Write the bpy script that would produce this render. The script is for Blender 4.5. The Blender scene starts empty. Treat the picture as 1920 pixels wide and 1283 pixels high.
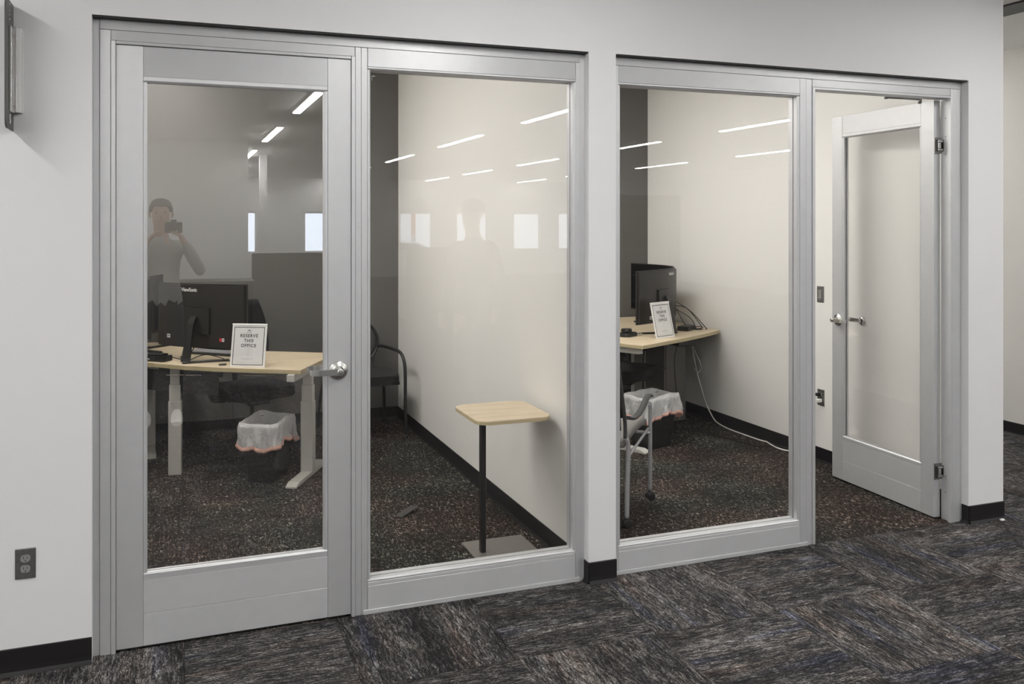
import bpy, bmesh, math, random
from mathutils import Vector, Matrix
random.seed(7)
R = math.radians
scene = bpy.context.scene
col = scene.collection

# ------------------------------------------------------------------ camera
CAM_D, CAM_H, YAW = 3.8, 1.698, 20.78
cd = bpy.data.cameras.new('camera')
cam = bpy.data.objects.new('camera', cd); col.objects.link(cam)
cam.location = (0, -CAM_D, CAM_H)
cam.rotation_euler = (R(90), 0, -R(YAW))
cd.sensor_width = 36.0
cd.lens = 1672.6 / 1920 * 36
cd.shift_y = -(641.5 - 419.15) / 1920
cd.clip_start = 0.02
scene.camera = cam

# ------------------------------------------------------------------ world, exposure
w = bpy.data.worlds.new('sky'); scene.world = w; w.use_nodes = True
bg = w.node_tree.nodes['Background']
bg.inputs[0].default_value = (0.80, 0.88, 1.0, 1); bg.inputs[1].default_value = 1.9
vs = scene.view_settings
vs.view_transform = 'Standard'; vs.look = 'None'; vs.gamma = 1.0; vs.use_curve_mapping = False
vs.exposure = 1.3
STRIP_E = 27.0      # lobby strip lights
PANEL_E = 7.0       # office ceiling panels

# ------------------------------------------------------------------ materials
MATS = {}
def mat(name, color, rough=0.5, metal=0.0, spec=0.5, **kw):
    if name in MATS: return MATS[name]
    m = bpy.data.materials.new(name); m.use_nodes = True
    b = m.node_tree.nodes['Principled BSDF']
    b.inputs['Base Color'].default_value = (*color, 1)
    b.inputs['Roughness'].default_value = rough
    b.inputs['Metallic'].default_value = metal
    b.inputs['Specular IOR Level'].default_value = spec
    for k, v in kw.items(): b.inputs[k].default_value = v
    MATS[name] = m
    return m
def N(nt, typ, **inp):
    n = nt.nodes.new(typ)
    for k, v in inp.items():
        if k in n.inputs: n.inputs[k].default_value = v
        else: setattr(n, k, v)
    return n
def ramp(nt, stops, interp='LINEAR'):
    r = nt.nodes.new('ShaderNodeValToRGB'); r.color_ramp.interpolation = interp
    e = r.color_ramp.elements
    while len(e) < len(stops): e.new(0.5)
    for el, (p, c) in zip(e, stops):
        el.position = p; el.color = (*c, 1) if len(c) == 3 else c
    return r
def noisy(name, color, rough, metal=0.0, scale=40, amt=0.06, bump=0.0, stretch=(1, 1, 1), spec=0.5):
    """plain material with fine procedural mottling and optional bump"""
    if name in MATS: return MATS[name]
    m = mat(name, color, rough, metal, spec); nt = m.node_tree; b = nt.nodes['Principled BSDF']
    tc = N(nt, 'ShaderNodeTexCoord'); mp = N(nt, 'ShaderNodeMapping'); mp.inputs['Scale'].default_value = stretch
    nt.links.new(tc.outputs['Object'], mp.inputs[0])
    nz = N(nt, 'ShaderNodeTexNoise', Scale=scale, Detail=4.0)
    nt.links.new(mp.outputs[0], nz.inputs['Vector'])
    rp = ramp(nt, [(0.25, tuple(c * (1 - amt) for c in color)), (0.75, tuple(min(1, c * (1 + amt)) for c in color))])
    nt.links.new(nz.outputs['Fac'], rp.inputs[0]); nt.links.new(rp.outputs[0], b.inputs['Base Color'])
    if bump:
        bp = N(nt, 'ShaderNodeBump', Strength=bump, Distance=0.002)
        nt.links.new(nz.outputs['Fac'], bp.inputs['Height']); nt.links.new(bp.outputs[0], b.inputs['Normal'])
    return m
def emis(name, color, strength):
    m = bpy.data.materials.new(name); m.use_nodes = True; nt = m.node_tree
    nt.nodes.remove(nt.nodes['Principled BSDF'])
    e = N(nt, 'ShaderNodeEmission'); e.inputs[0].default_value = (*color, 1); e.inputs[1].default_value = strength
    nt.links.new(e.outputs[0], nt.nodes['Material Output'].inputs[0]); return m
def glass(name, refl, tint=(0.972, 0.970, 0.968)):
    m = bpy.data.materials.new(name); m.use_nodes = True; nt = m.node_tree
    nt.nodes.remove(nt.nodes['Principled BSDF'])
    t = N(nt, 'ShaderNodeBsdfTransparent'); t.inputs[0].default_value = (*tint, 1)
    g = N(nt, 'ShaderNodeBsdfGlossy'); g.inputs['Roughness'].default_value = 0.0
    g.inputs['Color'].default_value = (1, 1, 1, 1)
    fr = N(nt, 'ShaderNodeLayerWeight', Blend=0.12)
    ad = N(nt, 'ShaderNodeMath', operation='ADD'); ad.inputs[1].default_value = refl
    mx = N(nt, 'ShaderNodeMixShader')
    nt.links.new(fr.outputs['Facing'], ad.inputs[0])
    ml = N(nt, 'ShaderNodeMath', operation='MULTIPLY'); ml.inputs[1].default_value = 0.12
    nt.links.new(fr.outputs['Facing'], ml.inputs[0]); nt.links.new(ml.outputs[0], ad.inputs[0])
    nt.links.new(ad.outputs[0], mx.inputs[0]); nt.links.new(t.outputs[0], mx.inputs[1]); nt.links.new(g.outputs[0], mx.inputs[2])
    nt.links.new(mx.outputs[0], nt.nodes['Material Output'].inputs[0]); return m

M_WALL = noisy('lobby_paint', (0.74, 0.735, 0.74), 0.62, scale=300, amt=0.012, bump=0.04)
M_CREAM = noisy('office_cream_paint', (0.77, 0.76, 0.73), 0.6, scale=300, amt=0.012, bump=0.04)
M_CORR = noisy('corridor_paint', (0.76, 0.745, 0.715), 0.6, scale=300, amt=0.012, bump=0.04)
M_ACCENT = noisy('accent_charcoal_paint', (0.120, 0.115, 0.108), 0.55, scale=200, amt=0.03)
M_CEIL = noisy('ceiling_white', (0.86, 0.86, 0.85), 0.8, scale=120, amt=0.03)
M_BASE = mat('black_rubber_base', (0.012, 0.011, 0.012), 0.45, spec=0.35)
def alu_mat(name, rot):
    m = noisy(name, (0.60, 0.605, 0.615), 0.48, metal=0.50, scale=18, amt=0.02)
    nt = m.node_tree; b = nt.nodes['Principled BSDF']
    b.inputs['Anisotropic'].default_value = 0.5; b.inputs['Anisotropic Rotation'].default_value = rot
    tg = N(nt, 'ShaderNodeTangent'); tg.direction_type = 'RADIAL'; tg.axis = 'Z'
    nt.links.new(tg.outputs[0], b.inputs['Tangent'])
    return m
M_ALU = alu_mat('anodised_aluminium_upright', 0.0)
M_ALUH = alu_mat('anodised_aluminium_rail', 0.25)
M_GASK = mat('black_gasket', (0.018, 0.017, 0.016), 0.6)
M_CHROME = mat('satin_chrome', (0.70, 0.69, 0.67), 0.27, 1.0)
M_STEEL = noisy('brushed_steel', (0.30, 0.295, 0.29), 0.35, metal=0.9, scale=60, amt=0.15, stretch=(1, 1, 12))
M_BLACK = mat('black_plastic', (0.012, 0.012, 0.012), 0.42)
M_BLACKFAB = noisy('black_fabric', (0.010, 0.010, 0.011), 0.9, scale=400, amt=0.3, bump=0.2)
M_MONITOR = noisy('monitor_plastic', (0.020, 0.018, 0.017), 0.38, scale=500, amt=0.1)
M_SCREEN = mat('dark_screen', (0.006, 0.006, 0.007), 0.12)
M_LEG = mat('powder_coat_warm_grey', (0.52, 0.51, 0.47), 0.45)
M_GREY = mat('grey_powder_coat', (0.42, 0.42, 0.43), 0.4, 0.35)
M_GREYFAB = noisy('grey_upholstery', (0.21, 0.20, 0.19), 0.85, scale=350, amt=0.15, bump=0.2)
M_DKGREY = mat('dark_grey_plastic', (0.040, 0.040, 0.041), 0.5)
M_WHITE = mat('white_plastic', (0.80, 0.80, 0.79), 0.45)
M_PAPER = mat('white_paper', (0.74, 0.74, 0.74), 0.75)
M_ACRYL = mat('white_frame_plastic', (0.86, 0.86, 0.85), 0.3)
M_INK = mat('black_ink', (0.03, 0.03, 0.033), 0.7)
M_INKL = mat('grey_ink', (0.42, 0.42, 0.43), 0.7)
M_RED = mat('red_sticker', (0.60, 0.03, 0.04), 0.5)
M_LOGO = mat('logo_white', (0.80, 0.80, 0.78), 0.5)
M_CABW = mat('white_cable', (0.72, 0.70, 0.66), 0.5)
M_TAUPE = noisy('taupe_laminate', (0.15, 0.14, 0.125), 0.5, scale=80, amt=0.04)
M_PLATE = noisy('bronze_plate', (0.21, 0.195, 0.18), 0.45, metal=0.4, scale=30, amt=0.04)
M_STRIP = emis('strip_light_lens', (1.0, 0.985, 0.96), STRIP_E)
M_PANEL = emis('panel_light_lens', (1.0, 0.97, 0.93), PANEL_E)
M_GLASS = glass('clear_glass', 0.030)
M_GLASSD = glass('coated_door_glass', 0.125, (0.97, 0.968, 0.965))
M_SKIN = mat('skin', (0.55, 0.36, 0.27), 0.5)
M_HAIR = mat('dark_hair', (0.07, 0.055, 0.045), 0.6)
M_GREYCL = noisy('grey_sweater', (0.42, 0.415, 0.41), 0.9, scale=200, amt=0.1)
M_CLOTH = noisy('dark_jacket', (0.10, 0.10, 0.10), 0.9, scale=200, amt=0.2)
M_JEANS = noisy('dark_trousers', (0.03, 0.034, 0.045), 0.9, scale=200, amt=0.2)

def make_wood():
    m = mat('pale_maple_laminate', (0.66, 0.54, 0.36), 0.42); nt = m.node_tree; b = nt.nodes['Principled BSDF']
    tc = N(nt, 'ShaderNodeTexCoord'); mp = N(nt, 'ShaderNodeMapping'); mp.inputs['Scale'].default_value = (2.2, 34, 10)
    nt.links.new(tc.outputs['Object'], mp.inputs[0])
    nz = N(nt, 'ShaderNodeTexNoise', Scale=1.6, Detail=6.0, Roughness=0.6, Distortion=0.4)
    nt.links.new(mp.outputs[0], nz.inputs['Vector'])
    rp = ramp(nt, [(0.30, (0.50, 0.405, 0.27)), (0.5, (0.62, 0.515, 0.36)), (0.72, (0.70, 0.60, 0.44))])
    nt.links.new(nz.outputs['Fac'], rp.inputs[0]); nt.links.new(rp.outputs[0], b.inputs['Base Color'])
    return m
M_WOOD = make_wood()
M_WOODEDGE = mat('maple_edge_band', (0.50, 0.42, 0.25), 0.5)

def make_lobby_carpet():
    m = mat('lobby_carpet', (0.1, 0.1, 0.1), 0.95, spec=0.15); nt = m.node_tree; b = nt.nodes['Principled BSDF']; L = nt.links.new
    tc = N(nt, 'ShaderNodeTexCoord'); oi = N(nt, 'ShaderNodeObjectInfo')
    mul = N(nt, 'ShaderNodeVectorMath', operation='SCALE'); mul.inputs[3].default_value = 37.0
    cmb = N(nt, 'ShaderNodeCombineXYZ'); L(oi.outputs['Random'], cmb.inputs[0]); L(oi.outputs['Random'], cmb.inputs[1])
    L(cmb.outputs[0], mul.inputs[0])
    add = N(nt, 'ShaderNodeVectorMath', operation='ADD'); L(tc.outputs['Object'], add.inputs[0]); L(mul.outputs[0], add.inputs[1])
    def nz(scale, st, det, dist=0.0, rough=0.55):
        mp = N(nt, 'ShaderNodeMapping'); mp.inputs['Scale'].default_value = st; L(add.outputs[0], mp.inputs[0])
        n = N(nt, 'ShaderNodeTexNoise', Scale=scale, Detail=det, Distortion=dist, Roughness=rough); L(mp.outputs[0], n.inputs['Vector']); return n
    band = nz(7.0, (1, 0.05, 1), 2.0)            # broad bands across the tile
    patch = nz(9.0, (1, 0.55, 1), 3.0, 0.5)       # worn patches
    streak = nz(95.0, (1, 0.14, 1), 1.6, 1.1, 0.6)  # yarn streaks along the tile
    yarn = nz(120.0, (1, 0.40, 1), 1.5, 2.0)       # loops
    s1 = N(nt, 'ShaderNodeMath', operation='MULTIPLY_ADD'); s1.inputs[1].default_value = 0.55; L(band.outputs['Fac'], s1.inputs[0]); 
    s1b = N(nt, 'ShaderNodeMath', operation='MULTIPLY'); s1b.inputs[1].default_value = 0.45; L(patch.outputs['Fac'], s1b.inputs[0]); L(s1b.outputs[0], s1.inputs[2])
    s2 = N(nt, 'ShaderNodeMath', operation='ADD'); L(streak.outputs['Fac'], s2.inputs[0]); L(yarn.outputs['Fac'], s2.inputs[1])
    # value = streak+yarn (about 1) + (bands-0.5)*gain
    s3 = N(nt, 'ShaderNodeMath', operation='MULTIPLY_ADD'); s3.inputs[1].default_value = 0.85; L(s1.outputs[0], s3.inputs[0]); L(s2.outputs[0], s3.inputs[2])
    mr = N(nt, 'ShaderNodeMapRange'); mr.inputs['From Min'].default_value = 1.17; mr.inputs['From Max'].default_value = 1.86; L(s3.outputs[0], mr.inputs['Value'])
    rp = ramp(nt, [(0.0, (0.010, 0.010, 0.011)), (0.34, (0.032, 0.030, 0.030)), (0.58, (0.105, 0.098, 0.094)), (0.80, (0.23, 0.215, 0.205)), (1.0, (0.42, 0.40, 0.385))])
    L(mr.outputs[0], rp.inputs[0])
    hue = nz(11.0, (1, 0.10, 1), 1.0)
    hr = ramp(nt, [(0.30, (0.74, 0.82, 1.10)), (0.40, (0.97, 0.98, 1.02)), (0.58, (1.0, 0.99, 0.97)), (0.70, (1.12, 0.99, 0.93))])
    L(hue.outputs['Fac'], hr.inputs[0])
    mx = N(nt, 'ShaderNodeMix', data_type='RGBA', blend_type='MULTIPLY'); mx.inputs[0].default_value = 1.0
    L(rp.outputs[0], mx.inputs[6]); L(hr.outputs[0], mx.inputs[7]); L(mx.outputs[2], b.inputs['Base Color'])
    bp = N(nt, 'ShaderNodeBump', Strength=0.6, Distance=0.004); L(s2.outputs[0], bp.inputs['Height']); L(bp.outputs[0], b.inputs['Normal'])
    return m
M_CARPET = make_lobby_carpet()
def make_office_carpet():
    m = mat('office_carpet', (0.02, 0.02, 0.02), 0.95, spec=0.15); nt = m.node_tree; b = nt.nodes['Principled BSDF']; L = nt.links.new
    tc = N(nt, 'ShaderNodeTexCoord')
    def nz(scale, st, det, dist=0.0):
        mp = N(nt, 'ShaderNodeMapping'); mp.inputs['Scale'].default_value = st; L(tc.outputs['Object'], mp.inputs[0])
        n = N(nt, 'ShaderNodeTexNoise', Scale=scale, Detail=det, Distortion=dist); L(mp.outputs[0], n.inputs['Vector']); return n
    fleck = nz(95.0, (1.0, 0.42, 1), 2.0, 1.2)
    big = nz(3.0, (1, 1, 1), 2.0)
    hue = nz(1.4, (1, 1, 1), 1.0)
    ad = N(nt, 'ShaderNodeMath', operation='MULTIPLY_ADD'); ad.inputs[1].default_value = 0.18; L(big.outputs['Fac'], ad.inputs[0]); L(fleck.outputs['Fac'], ad.inputs[2])
    rp = ramp(nt, [(0.50, (0.011, 0.010, 0.009)), (0.64, (0.026, 0.0235, 0.021)), (0.73, (0.10, 0.094, 0.084)), (0.82, (0.38, 0.365, 0.335))])
    L(ad.outputs[0], rp.inputs[0])
    hr = ramp(nt, [(0.40, (0.95, 1.0, 0.95)), (0.60, (1.18, 0.96, 0.92))]); L(hue.outputs['Fac'], hr.inputs[0])
    mx = N(nt, 'ShaderNodeMix', data_type='RGBA', blend_type='MULTIPLY'); mx.inputs[0].default_value = 1.0
    L(rp.outputs[0], mx.inputs[6]); L(hr.outputs[0], mx.inputs[7]); L(mx.outputs[2], b.inputs['Base Color'])
    bp = N(nt, 'ShaderNodeBump', Strength=0.5, Distance=0.003); L(fleck.outputs['Fac'], bp.inputs['Height']); L(bp.outputs[0], b.inputs['Normal'])
    return m
M_OFFCARP = make_office_carpet()
def make_liner():
    m = bpy.data.materials.new('liner_film'); m.use_nodes = True; nt = m.node_tree; b = nt.nodes['Principled BSDF']
    b.inputs['Base Color'].default_value = (0.90, 0.90, 0.90, 1); b.inputs['Roughness'].default_value = 0.3
    t = N(nt, 'ShaderNodeBsdfTransparent'); mx = N(nt, 'ShaderNodeMixShader'); mx.inputs[0].default_value = 0.62
    nz = N(nt, 'ShaderNodeTexNoise', Scale=28.0, Detail=3.0, Distortion=1.5); bp = N(nt, 'ShaderNodeBump', Strength=0.9, Distance=0.012); tcc = N(nt, 'ShaderNodeTexCoord')
    nt.links.new(tcc.outputs['Object'], nz.inputs['Vector']); nt.links.new(nz.outputs['Fac'], bp.inputs['Height']); nt.links.new(bp.outputs[0], b.inputs['Normal'])
    nt.links.new(t.outputs[0], mx.inputs[1]); nt.links.new(b.outputs[0], mx.inputs[2])
    nt.links.new(mx.outputs[0], nt.nodes['Material Output'].inputs[0]); return m
M_LINER = make_liner()
M_HEM = mat('pink_hem', (0.78, 0.47, 0.39), 0.45)

# ------------------------------------------------------------------ mesh helpers
class MB:
    def __init__(s): s.bm = bmesh.new()
    def box(s, x0, x1, y0, y1, z0, z1, bevel=0.0, M=None, seg=1):
        vs_ = [s.bm.verts.new(p) for p in ((x0,y0,z0),(x1,y0,z0),(x1,y1,z0),(x0,y1,z0),(x0,y0,z1),(x1,y0,z1),(x1,y1,z1),(x0,y1,z1))]
        fs = [s.bm.faces.new([vs_[i] for i in f]) for f in ((3,2,1,0),(4,5,6,7),(0,1,5,4),(1,2,6,5),(2,3,7,6),(3,0,4,7))]
        if bevel:
            es = list({e for f in fs for e in f.edges})
            r = bmesh.ops.bevel(s.bm, geom=es, offset=bevel, segments=seg, profile=0.5, affect='EDGES')
            vs_ = list({v for f in r['faces'] for v in f.verts} | {v for v in vs_ if v.is_valid})
        if M is not None: bmesh.ops.transform(s.bm, matrix=M, verts=[v for v in vs_ if v.is_valid])
        return s
    def prism(s, pts, z0, z1, bevel=0.0, M=None, seg=1, axis='Z'):
        """extrude 2D polygon (ccw) between z0 and z1; axis X/Y/Z chooses the extrusion axis"""
        def P(a, b, c): return (a, b, c) if axis == 'Z' else ((c, a, b) if axis == 'X' else (a, c, b))
        n = len(pts)
        lo = [s.bm.verts.new(P(p[0], p[1], z0)) for p in pts]; hi = [s.bm.verts.new(P(p[0], p[1], z1)) for p in pts]
        fs = [s.bm.faces.new(lo[::-1]), s.bm.faces.new(hi)]
        for i in range(n): fs.append(s.bm.faces.new((lo[i], lo[(i+1) % n], hi[(i+1) % n], hi[i])))
        vs_ = lo + hi
        if bevel:
            es = list(fs[0].edges) + list(fs[1].edges)
            r = bmesh.ops.bevel(s.bm, geom=es, offset=bevel, segments=seg, profile=0.5, affect='EDGES')
            vs_ = list({v for f in r['faces'] for v in f.verts} | {v for v in vs_ if v.is_valid})
        bmesh.ops.recalc_face_normals(s.bm, faces=[f for f in s.bm.faces])
        if M is not None: bmesh.ops.transform(s.bm, matrix=M, verts=[v for v in vs_ if v.is_valid])
        return s
    def tube(s, pts, r, n=10, caps=True, smooth=True, flat=1.0):
        """swept tube along points; r number or list; flat squashes the section"""
        pts = [Vector(p) for p in pts]; m = len(pts)
        rs = r if isinstance(r, (list, tuple)) else [r] * m
        rings = []; up = Vector((0, 0, 1)); prev = None
        for i, p in enumerate(pts):
            t = (pts[min(i+1, m-1)] - pts[max(i-1, 0)]).normalized()
            if prev is None:
                a = up if abs(t.dot(up)) < 0.9 else Vector((1, 0, 0))
                u = t.cross(a).normalized()
            else:
                u = (prev - t * prev.dot(t)).normalized()
            prev = u; v = t.cross(u)
            rings.append([s.bm.verts.new(p + u * math.cos(2*math.pi*k/n) * rs[i] + v * math.sin(2*math.pi*k/n) * rs[i] * flat) for k in range(n)])
        for a, b in zip(rings, rings[1:]):
            for k in range(n):
                f = s.bm.faces.new((a[k], a[(k+1) % n], b[(k+1) % n], b[k])); f.smooth = smooth
        if caps:
            s.bm.faces.new(rings[0][::-1]); s.bm.faces.new(rings[-1])
        return s
    def lathe(s, prof, n=24, M=None, smooth=True):
        """prof: list of (r, z); around Z"""
        rings = []; nv = []
        for r, z in prof:
            rr = [s.bm.verts.new((max(r, 1e-5) * math.cos(2*math.pi*k/n), max(r, 1e-5) * math.sin(2*math.pi*k/n), z)) for k in range(n)]
            rings.append(rr); nv += rr
        for a, b in zip(rings, rings[1:]):
            for k in range(n):
                f = s.bm.faces.new((a[k], a[(k+1) % n], b[(k+1) % n], b[k])); f.smooth = smooth
        s.bm.faces.new(rings[0][::-1]); s.bm.faces.new(rings[-1])
        if M is not None: bmesh.ops.transform(s.bm, matrix=M, verts=nv)
        return s
    def quad(s, *p):
        s.bm.faces.new([s.bm.verts.new(q) for q in p]); return s
    def grid(s, rows, smooth=True, closed=False):
        V = [[s.bm.verts.new(p) for p in r] for r in rows]
        for a, b in zip(V, V[1:]):
            k = len(a)
            for i in range(k if closed else k - 1):
                f = s.bm.faces.new((a[i], a[(i+1) % k], b[(i+1) % k], b[i])); f.smooth = smooth
        return s
    def build(s, name, m, parent=None, matrix=None):
        bmesh.ops.recalc_face_normals(s.bm, faces=s.bm.faces[:])
        me = bpy.data.meshes.new(name); s.bm.to_mesh(me); s.bm.free()
        for mm in (m if isinstance(m, (list, tuple)) else [m]): me.materials.append(mm)
        o = bpy.data.objects.new(name, me); col.objects.link(o)
        if parent is not None: o.parent = parent
        if matrix is not None: o.matrix_local = matrix
        return o
def tag(o, label, cat, group=None, kind=None):
    o['label'] = label; o['category'] = cat
    if group: o['group'] = group
    if kind: o['kind'] = kind
    return o
def empty(name, loc=(0, 0, 0), rz=0.0):
    o = bpy.data.objects.new(name, None); col.objects.link(o); o.location = loc; o.rotation_euler = (0, 0, rz)
    o.empty_display_size = 0.1
    return o
def struct(o, label, cat): return tag(o, label, cat, kind='structure')
def copy_tree(o, parent=None):
    c = o.copy(); col.objects.link(c); c.parent = parent
    for ch in list(o.children):
        copy_tree(ch, c)
    return c
def rounded(x0, x1, y0, y1, r, n=5):
    pts = []
    for cx, cy, a0 in ((x1-r, y0+r, -90), (x1-r, y1-r, 0), (x0+r, y1-r, 90), (x0+r, y0+r, 180)):
        for k in range(n + 1):
            a = R(a0 + 90 * k / n); pts.append((cx + r*math.cos(a), cy + r*math.sin(a)))
    return pts
def text_mesh(name, body, size, m, parent, matrix, extrude=0.0003, bold=0.0, spacing=1.0, align='CENTER', line=1.0):
    cu = bpy.data.curves.new(name, 'FONT'); cu.body = body; cu.size = size; cu.extrude = extrude
    cu.align_x = align; cu.align_y = 'CENTER'; cu.offset = bold; cu.space_character = spacing; cu.space_line = line
    cu.resolution_u = 3
    t = bpy.data.objects.new(name + '_tmp', cu); col.objects.link(t)
    bpy.context.view_layer.update()
    me = bpy.data.meshes.new_from_object(t.evaluated_get(bpy.context.evaluated_depsgraph_get()))
    bpy.data.objects.remove(t); bpy.data.curves.remove(cu)
    me.materials.clear(); me.materials.append(m)
    o = bpy.data.objects.new(name, me); col.objects.link(o); o.parent = parent; o.matrix_local = matrix
    return o
def frame_matrix(origin, xdir, ydir):
    x = Vector(xdir).normalized(); y = Vector(ydir).normalized(); z = x.cross(y)
    return Matrix(((x.x, y.x, z.x, origin[0]), (x.y, y.y, z.y, origin[1]), (x.z, y.z, z.z, origin[2]), (0, 0, 0, 1)))
def smooth_path(pts, sub=6):
    """Catmull-Rom"""
    P = [Vector(p) for p in pts]; out = []
    for i in range(len(P) - 1):
        p0, p1, p2, p3 = P[max(i-1, 0)], P[i], P[i+1], P[min(i+2, len(P)-1)]
        for k in range(sub):
            t = k / sub
            out.append(0.5 * ((2*p1) + (-p0+p2)*t + (2*p0-5*p1+4*p2-p3)*t*t + (-p0+3*p1-3*p2+p3)*t**3))
    out.append(P[-1]); return out

# ------------------------------------------------------------------ key dimensions (metres)
CEIL = 3.10                     # lobby ceiling
O1L, O1R = -0.295, 1.829        # first opening
O2L, O2R = 1.972, 4.203         # second opening
WEND = 4.468                    # end of the front wall
ZT = 2.507                      # top of openings
ZB = 0.100                      # base height
YF, YB = 0.045, 0.125           # frame front and back
X1L, X1R = -0.52, 1.839         # office one side walls
X2L, X2R = 1.962, 4.316         # office two side walls
YBK = 3.85                      # office back wall
CO = 3.085                      # office ceiling
LX0, LX1, LY = -6.0, 14.0, -24.0
XC = 6.31                       # corridor wall

# ------------------------------------------------------------------ the setting: walls
m = MB()
m.box(LX0, O1L, 0, .13, 0, CEIL).box(O1L, O1R, 0, .13, ZT, CEIL).box(O1R, O2L, 0, .13, 0, CEIL).box(O2L, O2R, 0, .13, ZT, CEIL).box(O2R, WEND, 0, .13, 0, CEIL)
struct(m.build('wall_front', M_WALL), 'light grey painted wall with two glazed office openings', 'wall')
m = MB().box(X1R, X2L, .13, YBK, 0, CEIL); struct(m.build('wall_partition', M_CREAM), 'cream partition wall between the two offices', 'wall')
m = MB().box(X1L - .12, X1L, .13, YBK, 0, CEIL); struct(m.build('wall_left', M_CREAM), 'cream side wall of the left office behind the closed door', 'wall')
m = MB().box(X2R, WEND, .13, YBK + .12, 0, CEIL); struct(m.build('wall_right', M_CREAM), 'cream side wall of the right office beside the open door', 'wall')
m = MB().box(X1L - .12, X2R, YBK, YBK + .12, 0, CEIL); struct(m.build('wall_back', M_ACCENT), 'dark charcoal accent wall at the back of the offices', 'wall')
m = MB().box(XC, XC + .12, -.0, 7.0, 0, CEIL); struct(m.build('wall_corridor', M_CORR), 'beige corridor wall seen past the right end of the front wall', 'wall')
m = MB().box(WEND, XC, 7.0, 7.12, 0, CEIL); struct(m.build('wall_corridor_end', M_CORR), 'beige end wall of the side corridor', 'wall')
m = MB().box(WEND - .152, WEND, YBK + .12, 7.0, 0, CEIL); struct(m.build('wall_corridor_inner', M_CORR), 'inner corridor wall behind the offices', 'wall')
m = MB().box(XC + .12, LX1, 0, .12, 0, CEIL); struct(m.build('wall_front_far', M_WALL), 'lobby wall continuing right of the corridor', 'wall')
# lobby shell behind the camera (seen reflected in the glass)
WX = [(1.55, 2.35), (3.75, 4.55), (6.75, 7.85), (8.65, 9.75), (10.65, 11.65), (12.3, 13.3)]
WZ0, WZ1 = 0.80, 2.06
m = MB().box(1.2, LX1, LY - .15, LY, 0, WZ0).box(1.2, LX1, LY - .15, LY, WZ1, CEIL)
prev = 1.2
for a, b in WX:
    m.box(prev, a, LY - .15, LY, WZ0, WZ1); prev = b
m.box(prev, LX1, LY - .15, LY, WZ0, WZ1)
struct(m.build('wall_rear', M_WALL), 'far lobby wall with a row of windows', 'wall')
for i, (a, b) in enumerate(WX):
    e = struct(empty('window_%d' % (i + 3), ((a + b) / 2, LY - .08, WZ0)), 'white framed lobby window number %d along the far wall' % (i + 1), 'window')
    hw = (b - a) / 2; hh = WZ1 - WZ0
    MB().box(-hw, -hw + .05, -.03, .03, 0, hh).box(hw - .05, hw, -.03, .03, 0, hh).box(-hw + .05, hw - .05, -.03, .03, 0, .05).box(-hw + .05, hw - .05, -.03, .03, hh - .05, hh).build('window_frame', M_WHITE, e)
    MB().box(-hw + .05, hw - .05, -.004, .004, .05, hh - .05).build('glass_pane', M_GLASS, e)
m = MB().box(LX0, 1.2, -12.12, -12.0, 0, CEIL).box(1.08, 1.2, LY - .15, -12.12, 0, CEIL); struct(m.build('wall_rear_left', M_WALL), 'nearer light lobby wall behind the photographer', 'wall')
m = MB().box(LX0 - .12, LX0, -12.12, .13, 0, CEIL); struct(m.build('wall_lobby_left', M_WALL), 'left side wall of the lobby', 'wall')
m = MB().box(LX1, LX1 + .12, LY - .15, .12, 0, CEIL); struct(m.build('wall_lobby_right', M_WALL), 'right side wall of the lobby', 'wall')
m = MB().box(LX0, LX1, LY, 0, CEIL, CEIL + .1).box(WEND - .15, XC + .12, 0, 7.0, CEIL, CEIL + .1); struct(m.build('ceiling', M_CEIL), 'white lobby ceiling', 'ceiling')
m = MB().box(X1L - .1, X2R + .1, .13, YBK, CO, CO + .1); struct(m.build('ceiling_office', M_CEIL), 'white ceiling over the two offices', 'ceiling')
m = MB().box(4.98, 5.22, -1.2, 6.6, CEIL - .012, CEIL)
struct(m.build('trim_3', M_DKGREY), 'dark slot diffuser along the corridor ceiling', 'vent')
# floors
fl = MB().box(LX0, LX1, LY, .055, -.06, -.005).box(WEND - .15, XC + .12, .055, 7.0, -.06, -.005).build('floor', M_CARPET)
struct(fl, 'dark patterned lobby carpet in quarter turned tiles', 'floor')
T = .61
tile_me = None
for i in range(-3, 11):
    for j in range(-4, 5):
        x = .04 + T * (i + .5); y = .055 + T * (j - .5)
        if j > 0 and not (WEND - .3 < x < XC + .3): continue
        x0 = x - T / 2; 
        if tile_me is None:
            b = MB().box(-T/2 + .0006, T/2 - .0006, -T/2 + .0006, T/2 - .0006, -.006, 0, bevel=.0012)
            o = b.build('carpet_tile', M_CARPET, fl); tile_me = o.data
        else:
            o = bpy.data.objects.new('carpet_tile', tile_me); col.objects.link(o); o.parent = fl
        o.location = (x, y, 0)
        o.rotation_euler = (0, 0, R(90) if (i + j) % 2 == 0 else 0)
        if random.random() < .5: o.rotation_euler.z += R(180)
for nm, a, b, lab in (('floor_office', X1L, X1R, 'dark flecked carpet of the left office'), ('floor_office_right', X2L, X2R, 'dark flecked carpet of the right office')):
    m = MB().box(a, b, .055, YBK, -.06, -.0005)
    struct(m.build(nm, M_OFFCARP), lab, 'floor')
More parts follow.
